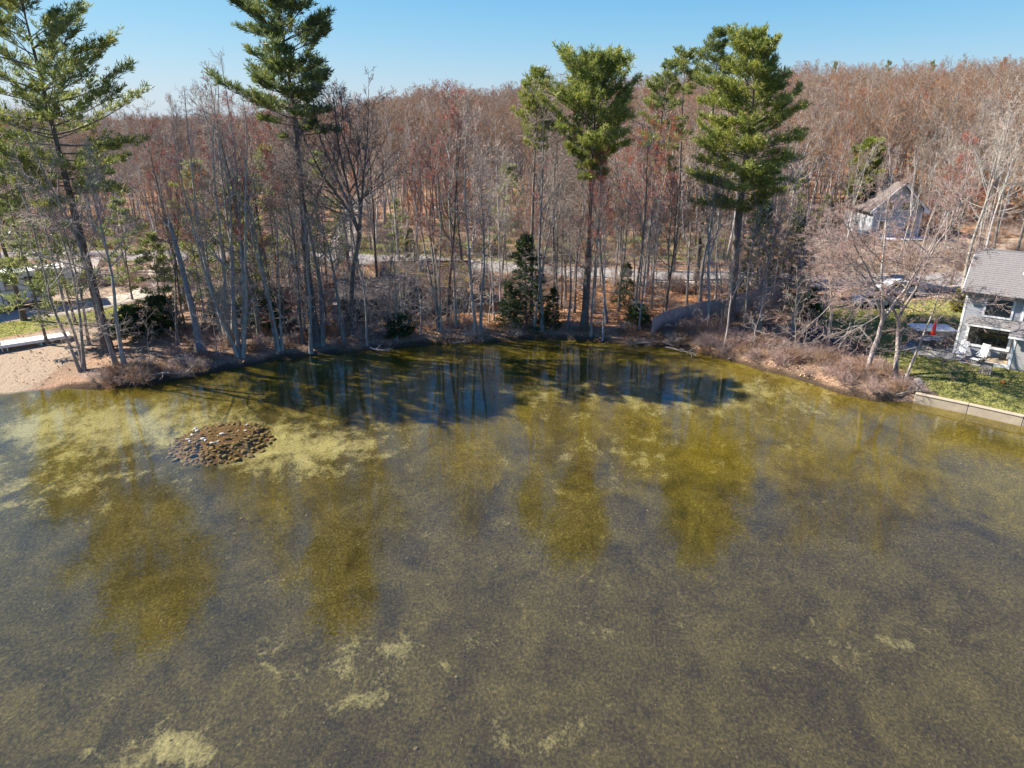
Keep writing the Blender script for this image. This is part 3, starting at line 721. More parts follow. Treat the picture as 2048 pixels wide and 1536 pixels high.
V['redmulti'] = [tree_meshes('redmulti', 'bark_grey', 'twig_red', seed=157, r0=.15, stems=4, H=18, cb=.32, nl=17, spread=.18, low=.7, high=.35, up=.15, buds=2, dead=4)]
V['fork'] = [tree_meshes('fork', 'bark_dark', 'twig_dark', seed=160, r0=.27, stems=5, fork=.40, H=24, nl=46, spread=.24, low=.95, high=.5, up=.06, wob=.06, rmin=.013, counts=(5, 5, 3))]
V['spread'] = [tree_meshes('spread', 'bark_pink', 'twig_pink', seed=170 + i, r0=.17, stems=3, fork=.30, H=13, nl=30, spread=.33, low=1.45, high=.6, up=.02, wob=.10, rmin=.011, counts=(6, 5, 4)) for i in range(3)]
V['drape'] = [tree_meshes('drape', 'bark_pink', 'twig_pink', seed=180 + i, r0=.16, H=13, cb=.26, nl=26, counts=(6, 5, 4), spread=.33, low=1.6, high=.7, up=-.04, wob=.07, rmin=.011) for i in range(2)]
V['mid'] = [tree_meshes('mid', ('bark_pale', 'bark_pale', 'bark_pink', 'bark_grey', 'bark_pink', 'bark_pale')[i], ('twig_hill', 'twig_tan', 'twig_rust', 'twig_hill', 'twig_rust', 'twig_tan')[i],
            seed=200 + i, H=17, r0=.16, cb=.36, nl=16, spread=.24, low=.85, high=.4, up=.13, wob=.07, stems=(1, 3, 1, 3, 2, 3)[i], fork=(0, .42, 0, .5, .38, .45)[i], counts=(5, 4, 4), rmin=.014, sides=5, dead=3) for i in range(6)]
BARE = []
def bare(kind, px, py, top, label, i=0, rz=None, group=None, tilt=0, wid=1., name='bare_tree'):
    b = at(px, py); H = z_for_top(b.y, top) - b.z; Hm = {'slim': 20, 'dark': 20, 'red': 20, 'birch': 20, 'multi': 22, 'redmulti': 18, 'fork': 24, 'spread': 13, 'drape': 13, 'mid': 17}[kind]
    s = H / Hm; BARE.append((b.x, b.y))
    return plant_tree(V[kind][i % len(V[kind])], b.x, b.y, px * .37 if rz is None else rz, s * wid, name, label, 'tree', group, tilt=tilt, sz=s)
G1 = 'bare trees along the far bank'
for a in [
    ('multi', 165, 742, 270, 'clump of grey stems leaning out beside the sandy beach', 0), ('slim', 232, 728, 215, 'slender grey tree right in front of the wide-tiered pine', 1),
    ('slim', 250, 735, 300, 'slender grey tree leaning at the water edge right of the wide-tiered pine', 2), ('slim', 178, 690, 330, 'mossy trunk just left of the wide-tiered pine', 3),
    ('dark', 355, 690, 380, 'thin dark sapling just left of the grey snag', 0),
    ('multi', 482, 712, 82, 'tall many-stemmed grey tree at the bank right of the snag', 1), ('multi', 462, 690, 110, 'grey many-stemmed tree close behind the tall one right of the snag', 0),
    ('slim', 520, 680, 150, 'grey tree with a crooked stem in front of the rhododendrons', 4), ('redmulti', 560, 700, 210, 'red-twigged tree left of the pine behind the stockade fence', 0),
    ('slim', 622, 706, 230, 'straight grey trunk at the water, touching the pine by the stockade fence', 0), ('slim', 645, 690, 180, 'grey trunk just right of the pine by the stockade fence', 2),
    ('red', 600, 660, 200, 'red-budded tree in front of the pine by the stockade fence', 0),
    ('fork', 705, 668, 92, 'big dark tree forking into a fan against the sky', 0), ('slim', 690, 692, 330, 'thin grey trunk at the bank left of the big forked tree', 1),
    ('slim', 735, 690, 390, 'bent grey tree standing at the bank below the front cottage', 3), ('dark', 655, 670, 400, 'short leaning dark trunk left of the front cottage', 1),
    ('slim', 795, 680, 470, 'pair-like pale stem on the bank below the front cottage', 4),
    ('dark', 895, 650, 190, 'dark tree rising past the right end of the moss-roofed cabin', 0), ('redmulti', 880, 662, 240, 'red-hazed many-stemmed tree in front of the moss-roofed cabin', 0),
    ('red', 912, 655, 150, 'slender tree with a bright red top, right of the moss-roofed cabin', 1), ('dark', 925, 600, 215, 'dark stem behind the right end of the moss-roofed cabin', 1),
    ('slim', 952, 668, 200, 'pale green-grey stem at the water edge left of the birches', 0), ('slim', 962, 675, 330, 'thin stem leaning at the water edge left of the birches', 2),
    ('birch', 988, 640, 260, 'white birch left of the dark hemlock', 0), ('birch', 1000, 620, 230, 'second white birch, nearer the dark hemlock', 1),
    ('slim', 1085, 662, 165, 'tall pale trunk with a forked dead top in the middle', 3), ('slim', 1068, 655, 330, 'grey trunk inside the dark hemlock', 1),
    ('slim', 1135, 655, 400, 'leaning grey trunk between the hemlock and the orange leaf floor', 2), ('dark', 1165, 655, 330, 'dark trunk close to the rounded pine', 0),
    ('birch', 1205, 680, 350, 'curved pale tree leaning at the water edge below the rounded pine', 1), ('slim', 1130, 600, 300, 'straight grey trunk left of the rounded pine', 4),
    ('red', 1240, 600, 290, 'red-budded tree on the orange leaf floor', 2), ('slim', 1212, 645, 262, 'pale twiggy tree whose crown covers the trunk of the rounded pine', 1),
    ('slim', 1148, 625, 285, 'grey twiggy tree just left of the trunk of the rounded pine', 3), ('red', 1182, 672, 300, 'red-budded tree at the water edge in front of the rounded pine', 0), ('slim', 1270, 640, 250, 'twiggy grey tree in front of the dark leaning pine crown', 4),
    ('slim', 1762, 498, 300, 'bare tree in front of the left half of the gabled house', 0), ('slim', 1812, 505, 290, 'bare tree in front of the right half of the gabled house', 2), ('birch', 1748, 520, 340, 'thin pale tree at the left corner of the gabled house', 0),
    ('slim', 1842, 520, 320, 'bare tree beside the black trailer by the gabled house', 3), ('birch', 1965, 505, 230, 'pale thin tree just behind the ridge of the grey house', 1), ('slim', 1890, 500, 250, 'grey tree on the slope between the black trailer and the grey house', 1), ('slim', 1430, 610, 330, 'twiggy grey tree left of the lichened pine trunk', 1), ('dark', 1330, 640, 300, 'thin dark trunk at the left end of the long grey fence', 1),
    ('slim', 1373, 615, 280, 'straight grey trunk behind the middle of the long grey fence', 0), ('slim', 1400, 622, 230, 'grey trunk against the long grey fence, left of the lichened pine', 2),
    ('slim', 1490, 645, 260, 'mossy grey trunk right of the lichened pine', 3), ('slim', 1507, 650, 330, 'greenish trunk in front of the dark fence corner', 1),
    ('drape', 1516, 672, 425, 'pale spreading tree in front of the fence, left of the others', 0), ('drape', 1582, 672, 380, 'pale drooping tree by the dark tarp-covered heap', 1),
    ('spread', 1657, 700, 415, 'pale spreading tree between the heap and the lawn', 0), ('spread', 1733, 748, 345, 'pale spreading tree on the bank in line with the gabled house', 1),
    ('spread', 1790, 752, 360, 'thick pale tree at the edge of the lawn', 2), ('drape', 1812, 758, 520, 'thin pale tree leaning over the lawn towards the grey house', 1),
    ('slim', 1925, 590, 180, 'tall grey trunk rising behind the grey house roof', 2), ('slim', 1940, 565, 200, 'tall trunk close behind the left roof corner of the grey house', 4),
    ('slim', 1985, 515, 175, 'tall tree behind the roof ridge of the grey house', 0), ('slim', 2030, 515, 150, 'tall tree behind the grey house at the picture edge', 3), ('red', 1900, 570, 260, 'red-budded tree by the road near the grey house', 1)]:
    bare(a[0], a[1], a[2], a[3], a[4], a[5], group=G1, tilt=(.16 if 'towards the grey house' in a[4] else 0))
# grey snag: a broken trunk with stubs
b = at(402, 703); H = z_for_top(b.y, 445) - b.z
rng = np.random.RandomState(5); t = Tubes(); c = Tubes()
pts = wander(rng, np.zeros(3), np.array([-.035, 0, 1.]), H, 10, .02, .02); rd = np.linspace(.30, .15, 10); rd[0] = .46; t.add(pts, rd, 10, 0)
for i in range(3): t.add(np.array([pts[-1], pts[-1] + np.array([.08 * (i - 1), 0, .5 + .2 * i])]), np.array([.08, .015]), 5, 0)
SNAGB = []
for i in range(9):
    q, _ = along(pts, .45 + .53 * rng.rand()); a = rng.rand() * 6.28
    c = Tubes(); c.add(wander(rng, q, np.array([math.cos(a), math.sin(a), .2]), .5 + 1.1 * rng.rand(), 4, .2, 0), np.linspace(.05, .015, 4), 5, 0); SNAGB.append(c.build())
tv = t.build()
o = empty('dead_snag', b, 0, 'grey dead snag with a broken top leaning at the far bank', 'dead tree')
link(bpy.data.objects.new('trunk', np_mesh('trunk', tv[0], [tv[1]], [M['bark_snag']], None, True)), o)
for cv in SNAGB: link(bpy.data.objects.new('broken_branch', np_mesh('broken_branch', cv[0], [cv[1]], [M['bark_snag']])), o)

# ------------------------------------------------------------------ the rest of the wood, tree by tree
rng = np.random.RandomState(77)
def poly_dist(C, x, y): return float(np.min(np.hypot(C[:, 0] - x, C[:, 1] - y)))
KEEP = [(-13.6, 67.5, 5), (-8.5, 71, 6), (-50, 71, 9), (37.4, 71.5, 4), (39, 58, 11), (27, 61, 3)]
pn = at(1712, 462); KEEP.append((pn.x, pn.y - 3, 4)); hh = at(1790, 478); KEEP.append((hh.x, hh.y + 4, 8)); KEEP.append((hh.x + 7, hh.y, 4))
def clear(x, y, gap, pts):
    if y - float(ysh(x)) < 1.2: return False
    if poly_dist(RC, x, y) < 3.6 or poly_dist(DC, x, y) < 3.0 or (poly_dist(CC, x, y) < 3.2 and x < -30): return False
    for cx, cy_, r in KEEP:
        if (x - cx) ** 2 + (y - cy_) ** 2 < r * r: return False
    if x < -29 and y < 70 and x < -29 - (y - 58) * .4: return False
    if 31 < x and y < 68: return False
    if x > 26 and 81 < y < 98 and rng.rand() < .8: return False
    if x > 30 and 68 < y < 79: return False
    return all((x - a) ** 2 + (y - c) ** 2 > gap * gap for a, c in pts)
FZ = [(330, 'bare tree in the wood round the white camper'), (640, 'bare tree in the wood round the stockade fence'), (930, 'bare tree in the wood round the two half-hidden cottages'),
      (1300, 'bare tree on the orange leaf floor between the hemlock and the grey fence'), (1620, 'bare tree in the wood behind the long grey fence'), (9999, 'bare tree near the silver car')]
BZ = [(620, 'bare tree beyond the road, left of the gravel driveway'), (850, 'bare tree beyond the road beside the gravel driveway'), (1080, 'bare tree beyond the road behind the birches'),
      (1330, 'bare tree beyond the road below the rounded pine'), (1640, 'bare tree beyond the road below the tall bushy pine'), (1900, 'bare tree on the slope round the gabled house'), (9999, 'bare tree on the leafy slope right of the gabled house')]
def zone(Z, px): return next(l for m_, l in Z if px < m_)
LOOK = {'slim': 'grey ', 'dark': 'dark ', 'red': 'red-budded ', 'birch': 'pale white-stemmed ', 'mid': 'slim '}
n = 0; tries = 0
pts = list(BARE)
while n < 105 and tries < 6000:
    tries += 1; y = rng.uniform(57, 86); x = rng.uniform(-.78 * y, .78 * y)
    yr = np.interp(x, RC[:, 0], RC[:, 1])
    if y > yr - 3 or not clear(x, y, 1.5, pts): continue
    k = rng.choice(['slim', 'dark', 'red', 'birch', 'slim', 'mid']); s = rng.uniform(.5, 1.05) * (.9 if x > 0 else 1)
    px, _ = project(x, y, 1.); lb = LOOK[k] + zone(FZ, px)
    if x > 18: s *= .62
    pts.append((x, y)); n += 1
    plant_tree(V[k][n % len(V[k])], x, y, rng.rand() * 6.28, s * (1.15 if k == 'mid' else 1) * rng.uniform(.75, 1.), 'bare_tree', lb, 'tree', lb.replace('bare tree', 'bare trees'), sz=s * (1.15 if k == 'mid' else 1))
n2 = 0; tries = 0
while n2 < 132 and tries < 8000:
    tries += 1; y = rng.uniform(80, 118); x = rng.uniform(-.78 * y, .78 * y)
    yr = np.interp(x, RC[:, 0], RC[:, 1])
    if y < yr + 3.2 or y > yr + 30 or not clear(x, y, 2.0, pts): continue
    k = rng.choice(['slim', 'dark', 'red', 'birch', 'mid', 'mid', 'mid']); s = rng.uniform(.72, 1.02) * (1.12 if k == 'mid' else .92)
    px, _ = project(x, y, 2.); lb = LOOK[k] + zone(BZ, px)
    pts.append((x, y)); n2 += 1
    plant_tree(V[k][n2 % len(V[k])], x, y, rng.rand() * 6.28, s * rng.uniform(.8, 1.05), 'bare_tree', lb, 'tree', lb.replace('bare tree', 'bare trees'), sz=s)
print('bare trees', len(BARE), n, n2)

# saplings of the understorey
V['sapling'] = [tree_meshes('sapling', ('bark_grey', 'bark_pale', 'bark_grey')[i], ('twig_grey', 'twig_pink', 'twig_grey')[i], seed=220 + i, H=6, r0=.045, cb=.12, nl=16, spread=.33, low=1.2, high=.5, up=.05, wob=.09, counts=(4, 3), rmin=.013, sides=5) for i in range(3)]
SZ = [(330, 'thin bare sapling near the beach and the camper'), (480, 'thin bare sapling by the short picket fence'), (560, 'thin bare sapling among the dark rhododendrons'), (640, 'thin bare sapling in front of the stockade fence'), (700, 'thin bare sapling left of the front cottage'), (790, 'thin bare sapling screening the front cottage'), (930, 'thin bare sapling screening the moss-roofed cabin'),
      (1300, 'thin bare sapling round the dark hemlock and birches'), (1640, 'thin bare sapling by the long grey fence'), (9999, 'thin bare sapling near the silver car')]
n3 = 0; tries = 0; sp_pts = []
while n3 < 150 and tries < 9000:
    tries += 1; y = rng.uniform(54, 84); x = rng.uniform(-.70 * y, .66 * y)
    if n3 < 34: x, y = rng.uniform(-19, -4), rng.uniform(60, 65.5)
    if y - float(ysh(x)) < .8 or poly_dist(RC, x, y) < 3.4 or poly_dist(DC, x, y) < 2.6: continue
    if any((x - a) ** 2 + (y - c_) ** 2 < (r_ * .62) ** 2 for a, c_, r_ in KEEP) or (x < -31 and y < 76) or (x > 29 and y < 70): continue
    if any((x - a) ** 2 + (y - c_) ** 2 < .8 for a, c_ in sp_pts): continue
    sp_pts.append((x, y)); px, _ = project(x, y, 1.); lb = zone(SZ, px); s = rng.uniform(.55, 1.25)
    plant_tree(V['sapling'][n3 % 3], x, y, rng.rand() * 6.28, s, 'sapling', lb, 'sapling', lb.replace('sapling', 'saplings')); n3 += 1

# ------------------------------------------------------------------ the far wood on the hill: one mass
def scatter(name, P, rot, scl, idx, sources, label=None):
    me = bpy.data.meshes.new(name); me.vertices.add(len(P)); me.vertices.foreach_set('co', np.asarray(P, np.float32).ravel())
    a = me.attributes.new('turn', 'FLOAT_VECTOR', 'POINT'); a.data.foreach_set('vector', np.asarray(rot, np.float32).ravel())
    a = me.attributes.new('size', 'FLOAT_VECTOR', 'POINT'); a.data.foreach_set('vector', np.asarray(scl, np.float32).ravel())
    a = me.attributes.new('pick', 'INT', 'POINT'); a.data.foreach_set('value', np.asarray(idx, np.int32))
    o = bpy.data.objects.new(name, me); link(o); o['kind'] = 'stuff'
    if label: o['label'] = label
    ng = bpy.data.node_groups.new(name, 'GeometryNodeTree')
    ng.interface.new_socket('Geometry', in_out='INPUT', socket_type='NodeSocketGeometry'); ng.interface.new_socket('Geometry', in_out='OUTPUT', socket_type='NodeSocketGeometry')
    N = ng.nodes.new; L = ng.links.new
    gi = N('NodeGroupInput'); go = N('NodeGroupOutput'); ip = N('GeometryNodeInstanceOnPoints'); jj = N('GeometryNodeJoinGeometry')
    for src in reversed(sources):
        j2 = N('GeometryNodeJoinGeometry')
        for ob in src:
            oi = N('GeometryNodeObjectInfo'); oi.transform_space = 'ORIGINAL'; oi.inputs['Object'].default_value = ob; L(oi.outputs['Geometry'], j2.inputs[0])
        g2 = N('GeometryNodeGeometryToInstance'); L(j2.outputs[0], g2.inputs[0]); L(g2.outputs[0], jj.inputs[0])
    def na(nm, ty):
        x = N('GeometryNodeInputNamedAttribute'); x.data_type = ty; x.inputs['Name'].default_value = nm; return x.outputs['Attribute']
    L(gi.outputs[0], ip.inputs['Points']); L(jj.outputs[0], ip.inputs['Instance']); ip.inputs['Pick Instance'].default_value = True
    L(na('pick', 'INT'), ip.inputs['Instance Index']); L(na('turn', 'FLOAT_VECTOR'), ip.inputs['Rotation']); L(na('size', 'FLOAT_VECTOR'), ip.inputs['Scale'])
    L(ip.outputs[0], go.inputs[0])
    md = o.modifiers.new('scatter', 'NODES'); md.node_group = ng; return o
def first_pair(meshes):
    tr = next(o for o in bpy.data.objects if o.data is meshes[0]); cr = next(o for o in bpy.data.objects if o.data is meshes[1]); return [tr, cr]
SRC = []
for ms in V['mid'] + V['red'][:1]:
    try: SRC.append(first_pair(ms))
    except StopIteration: pass
P = []
y = 96.
while y < 460:
    dx = 3.3 + max(0, (y - 130)) * .012
    if y > 270: dx += .02 * (y - 270)
    for x in np.arange(-.80 * y - 10, .80 * y + 10, dx):
        a = x / y
        if y > 250 and a > -.05: continue
        xx = x + rng.uniform(-.45, .45) * dx; yy = y + rng.uniform(-.45, .45) * dx
        yr = np.interp(xx, RC[:, 0], RC[:, 1])
        if yy < yr + 28 and (yy < 114): continue
        if any((xx - k[0]) ** 2 + (yy - k[1]) ** 2 < k[2] ** 2 for k in KEEP) or poly_dist(DC, xx, yy) < 3: continue
        if a > .40 and yy < 108: continue
        P.append((xx, yy))
    y += dx * .95
P = np.array(P); Z = ground(P[:, 0], P[:, 1]) - .1; N_ = len(P)
hn = vn(P[:, 0] * .05, P[:, 1] * .05) - 1.1 * smooth(.12, .32, -P[:, 0] / P[:, 1])
S = (.84 + .26 * rng.rand(N_)) * (.90 + .22 * hn)
pk = rng.randint(0, len(SRC), N_)
pk = np.where((pk == len(SRC) - 1) & (rng.rand(N_) < .6), 0, pk)
Ssz = np.where(pk == 6, .82, 1.) * S
scatter('hillside_wood', np.column_stack([P, Z]), np.column_stack([rng.normal(0, .03, N_), rng.normal(0, .03, N_), rng.rand(N_) * 6.28]), np.column_stack([Ssz, Ssz, Ssz]), pk, SRC, 'bare reddish-brown wood covering the hill behind the road')
print('far wood', N_)
for px, py, hh_, lb in [(1672, 127, 4.4, 'lone small pine poking above the hill skyline right of the tall bushy pine'), (1776, 124, 3.4, 'tiny pine on the hill skyline above the gabled house'), (1868, 124, 3., 'tiny pine on the skyline just right of the one above the gabled house'),
                        (2010, 118, 3., 'tiny pine on the hill skyline at the right picture edge'), (1400, 150, 3., 'small pine behind the spire-topped pine on the skyline')]:
    d = ray(px, py); s = 236 / d[1]; x, y = d[0] * s, 236.; zt = CAMH + d[2] * s
    g = gz(x, y); plant_tree(SOFT[1] if hh_ < 4 else SOFT[2], x, y, px, (zt - g) / 9. * .5, 'pine_tree', lb, 'pine tree', 'small pines on the hill skyline', sz=(zt - g) / 9.)

# ------------------------------------------------------------------ bare shrubs
def shrub_mesh(seed, H, n, sp_, twig):
    rng = np.random.RandomState(seed); t = Tubes()
    for i in range(n):
        a = rng.rand() * 6.28; an = sp_ * rng.rand() ** .7; p0 = np.array([math.cos(a), math.sin(a), 0]) * rng.rand() * .35
        p = wander(rng, p0, np.array([math.cos(a) * an, math.sin(a) * an, 1]), H * (.5 + .5 * rng.rand()), 4, .22, .02); t.add(p, np.array([.012, .011, .009, .006]), 3, 0)
        for k in range(5):
            q, d = along(p, .25 + .7 * rng.rand()); t.add(wander(rng, q, side_dir(rng, d, .6 + .5 * rng.rand()), H * (.2 + .25 * rng.rand()), 3, .3, .02), np.array([.008, .007, .005]), 3, 0)
    v, q, m_ = t.build(); return np_mesh('stems', v, [q], [M[twig]])
SH = [shrub_mesh(300 + i, 1.5, 34, 1.0, ('twig_pink', 'twig_hill', 'twig_pink', 'twig_pink')[i]) for i in range(4)]
SHD = [shrub_mesh(310 + i, 1.1, 40, 1.9, ('twig_hill', 'twig_grey')[i]) for i in range(2)]
rng = np.random.RandomState(9)
def shrub(x, y, me, s, label, group):
    o = bpy.data.objects.new('bare_shrub', me); o.location = (x, y, gz(x, y) - .03); o.rotation_euler = (rng.normal(0, .1), rng.normal(0, .1), rng.rand() * 6.28); o.scale = (s * 1.1, s * 1.1, s)
    link(o); tag(o, label, 'shrub', group)
for n_, rx, ry, pick, lb in [(95, (1310, 1840), (.6, 5.5), SH, 'bare pinkish shrub on the bank between the grey fence and the lawn'), (26, (1240, 1420), (.0, 2.0), SHD, 'tangled bare shrub at the water edge below the grey fence'),
                        (38, (170, 420), (.1, 2.4), SHD, 'tangled bare shrub at the water edge below the grey snag'), (24, (420, 860), (.3, 7.), SHD, 'low bare shrub on the bank below the cottages'),
                        (18, (860, 1240), (.2, 3.), SHD, 'low bare shrub on the bank round the dark hemlock'), (24, (1380, 1620), (3., 12.), SH, 'bare shrub in front of the long grey fence')]:
    k = 0
    while k < n_:
        px = rng.uniform(*rx); x = plane_at(px, np.interp(px, [p[0] for p in SHORE_PX], [p[1] for p in SHORE_PX]))[0]; y = float(ysh(x)) + rng.uniform(*ry)
        if x > 28 and y > 52: k += 1; continue
        l2 = lb
        if 'between the grey fence and the lawn' in lb:
            l2 = 'bare pinkish shrub on the bank ' + ('at the water end of the grey fence' if px < 1440 else 'below the lichened pine trunk' if px < 1560 else 'below the tarp-covered heap' if px < 1680 else 'round the feet of the pale spreading trees')
        elif 'low bare shrub on the bank below the cottages' in lb:
            l2 = 'low bare shrub on the bank ' + ('right of the grey snag' if px < 560 else 'below the tall pine by the stockade fence' if px < 680 else 'below the front cottage' if px < 790 else 'below the moss-roofed cabin')
        elif 'round the dark hemlock' in lb:
            l2 = 'low bare shrub on the bank ' + ('below the white birches' if px < 1010 else 'at the foot of the dark hemlock' if px < 1120 else 'below the rounded pine')
        elif 'below the grey snag' in lb:
            l2 = 'tangled bare shrub at the water edge ' + ('at the beach end of the bank' if px < 265 else 'left of the grey snag' if px < 380 else 'right of the grey snag')
        shrub(x, y, pick[rng.randint(len(pick))], rng.uniform(.55, 1.1), l2, l2.replace('shrub', 'shrubs')); k += 1
# undergrowth of thin stems through the wood: one mass
src = [[next(o for o in bpy.data.objects if o.data is m_)] for m_ in (SH[0], SH[1], SHD[0], SHD[1])]
U = []
while len(U) < 1900:
    y = rng.uniform(54, 125); x = rng.uniform(-.78, .78) * y
    if y - float(ysh(x)) < 1 or not (poly_dist(RC, x, y) > 3.2 and poly_dist(DC, x, y) > 2.4): continue
    if x < -28 and y < 74: continue
    if y < 73 and rng.rand() < .55: continue
    if x > 29 and y < 80: continue
    if any((x - k[0]) ** 2 + (y - k[1]) ** 2 < (k[2] * .8) ** 2 for k in KEEP): continue
    U.append((x, y))
U = np.array(U); n_ = len(U); s_ = rng.uniform(.5, 1.3, n_)
scatter('undergrowth', np.column_stack([U, ground(U[:, 0], U[:, 1]) - .03]), np.column_stack([rng.normal(0, .1, n_), rng.normal(0, .1, n_), rng.rand(n_) * 6.28]), np.column_stack([s_ * .8, s_ * .8, s_]), rng.randint(0, 4, n_), src, 'thin bare undergrowth across the forest floor')
# fallen leaves
n_ = 42000; y = 50 + 45 * rng.rand(n_) ** 1.3; x = rng.uniform(-.75, .75, n_) * y; t_ = y - ysh(x)
ok = (t_ > .25) & ~((x < -29) & (y < 72) & (rng.rand(n_) < .85)) & ~((x > 29.5) & (y < 66)); x, y = x[ok], y[ok]; n_ = len(x)
c = np.column_stack([x, y, ground(x, y) + .03]); a = rng.rand(n_) * 6.28; s_ = rng.uniform(.05, .11, n_)
u = np.column_stack([np.cos(a), np.sin(a), rng.normal(0, .5, n_)]) * s_[:, None]; v_ = np.column_stack([-np.sin(a), np.cos(a), rng.normal(0, .5, n_)]) * s_[:, None] * .7
vv = np.stack([c - u, c - v_, c + u, c + v_], 1).reshape(-1, 3); vv[:, 2] += .04
o = bpy.data.objects.new('fallen_leaves', np_mesh('fallen_leaves', vv, [np.arange(len(vv)).reshape(-1, 4)], [M['dry_leaf']])); link(o); tag(o, 'dry fallen leaves on the forest floor', kind='stuff')
# grass blades on the two lawns
n_ = 60000; x = np.concatenate([rng.uniform(29.5, 42, n_ // 2), rng.uniform(-55, -26, n_ // 2)]); y = np.concatenate([rng.uniform(44, 68, n_ // 2), rng.uniform(55, 75, n_ // 2)])
g_ = a_grass(x, y, y - ysh(x)); ok = (g_ > .6) & (vn(x * .8, y * .8) > .25); x, y = x[ok], y[ok]; n_ = len(x); z = ground(x, y)
a = rng.rand(n_) * 6.28; h_ = rng.uniform(.05, .12, n_); wd = .03
p0 = np.column_stack([x - np.cos(a) * wd, y - np.sin(a) * wd, z]); p1 = np.column_stack([x + np.cos(a) * wd, y + np.sin(a) * wd, z]); p2 = np.column_stack([x + rng.normal(0, .05, n_), y + rng.normal(0, .05, n_), z + h_])
vv = np.stack([p0, p1, p2], 1).reshape(-1, 3); o = bpy.data.objects.new('grass', np_mesh('grass', vv, [np.arange(len(vv)).reshape(-1, 3)], [M['grass_blade']])); link(o); tag(o, 'short grass of the lawns', kind='stuff')

# dead branches along the bank
def dead_branch(px, py, L, az, label, seed, into=0):
    rng = np.random.RandomState(seed); t = Tubes(); d = np.array([math.cos(az), math.sin(az), .05])
    p = wander(rng, np.array([0, 0, .12]), d, L, 7, .14, .0); p[:, 2] = np.maximum(p[:, 2], .05) ; t.add(p, np.linspace(.07, .02, 7), 6, 0)
    for k in range(8):
        q, dd = along(p, .2 + .75 * rng.rand()); sdir = side_dir(rng, dd, .8); sdir[2] = abs(sdir[2]) * .8; pp = wander(rng, q, sdir, L * .2 * (1 + rng.rand()), 4, .25, .03); t.add(pp, np.linspace(.03, .01, 4), 4, 0)
        for j in range(3):
            q2, d2 = along(pp, rng.rand()); t.add(wander(rng, q2, side_dir(rng, d2, .7), .4, 3, .3, .03), np.array([.012, .01, .006]), 3, 0)
    v, q, m_ = t.build(); b = plane_at(px, py, 0); o = bpy.data.objects.new('dead_branch', np_mesh('dead_branch', v, [q], [M['log']])); o.location = (b[0], b[1], max(gz(*b), 0) + .05); link(o); tag(o, label, 'branch', 'dead branches on the bank')
for i, a in enumerate([(300, 765, 3.2, .1, 'dead branch lying along the water below the grey snag'), (380, 742, 3.0, .5, 'forked dead branch right of the bank tangle under the snag'), (255, 770, 2.2, 2.8, 'dead branch at the beach end of the bank'),
        (740, 700, 2.5, -.5, 'dead branch trailing into the water below the front cottage'), (905, 690, 2.2, .2, 'dead branch at the water below the red-topped tree'), (1040, 672, 2.2, .6, 'crooked pale stick at the foot of the dark hemlock'),
        (1100, 676, 2.0, 1.2, 'pale dead stick right of the hemlock foot'), (1275, 690, 3.2, -.2, 'dead limb hanging over the water left of the grey fence'), (1330, 698, 3., -.6, 'dead limb in the water below the fence end'),
        (1455, 722, 1.6, .6, 'pale stick lying in the water by the right bank'), (1790, 800, 2.6, .0, 'dark branch heap end beside the concrete wall'), (1700, 730, 2.2, -.1, 'log lying in the shrubs by the small boulder'),
        (800, 640, 3.0, -.7, 'fallen pale limb across the front of the cottages'), (860, 640, 3.5, -.9, 'long fallen limb below the moss-roofed cabin')]):
    dead_branch(*a, seed=400 + i)
# ------------------------------------------------------------------ stone ring under the water
rc = plane_at(440, 866, -.2); rng = np.random.RandomState(21)
ring = empty('stone_ring', (rc[0], rc[1], 0), 0, 'round heap of brown stones just under the pond water', 'stone ring')
RX, RY = 2.95, 2.9
nr, na = 14, 48; vv = []
def mound_z(x, y):
    zb = bed_at(rc[0] + x, rc[1] + y); r = math.hypot(x / RX, y / RY); k = 1 - float(smooth(.40, 1.2, r))
    return zb - .05 + (-.36 + (float(vn(x * 1.7 + 9, y * 1.7)) - .5) * .12 - zb) * k
for i in range(nr + 1):
    for j in range(na):
        r = i / nr; a = j * 2 * math.pi / na; x, y = r * (RX + .5) * math.cos(a), r * (RY + .5) * math.sin(a)
        zb = bed_at(rc[0] + x, rc[1] + y); vv.append((x, y, mound_z(x, y)))
ff = [(i * na + j, (i + 1) * na + j, (i + 1) * na + (j + 1) % na, i * na + (j + 1) % na) for i in range(nr) for j in range(na)]
me = bpy.data.meshes.new('gravel_bed'); me.from_pydata(vv, [], ff); me.materials.append(M['mound']); me.update(); link(bpy.data.objects.new('gravel_bed', me), ring)
import bmesh
def stone_mesh(seed, m):
    bm = bmesh.new(); bmesh.ops.create_icosphere(bm, subdivisions=2, radius=1); rg = np.random.RandomState(seed); ph = rg.rand(9) * 6.28
    for v in bm.verts:
        c = v.co; k = 1 + .16 * math.sin(c.x * 2.3 + ph[0]) * math.cos(c.y * 2.1 + ph[1]) + .13 * math.sin(c.z * 3.1 + ph[2] + c.x * 2) + .08 * math.sin(c.y * 5 + ph[3]) + .06 * rg.rand()
        v.co = Vector((c.x * k, c.y * k * .78, c.z * k * .55))
    me = bpy.data.meshes.new('stone'); bm.to_mesh(me); bm.free(); me.materials.append(m); return me
SM = [stone_mesh(500 + i, M['stone_dark']) for i in range(6)]; SPALE = [stone_mesh(510 + i, M['stone_pale']) for i in range(3)]; SG = [stone_mesh(515 + i, M['stone_grey']) for i in range(3)]
put = []; tries = 0
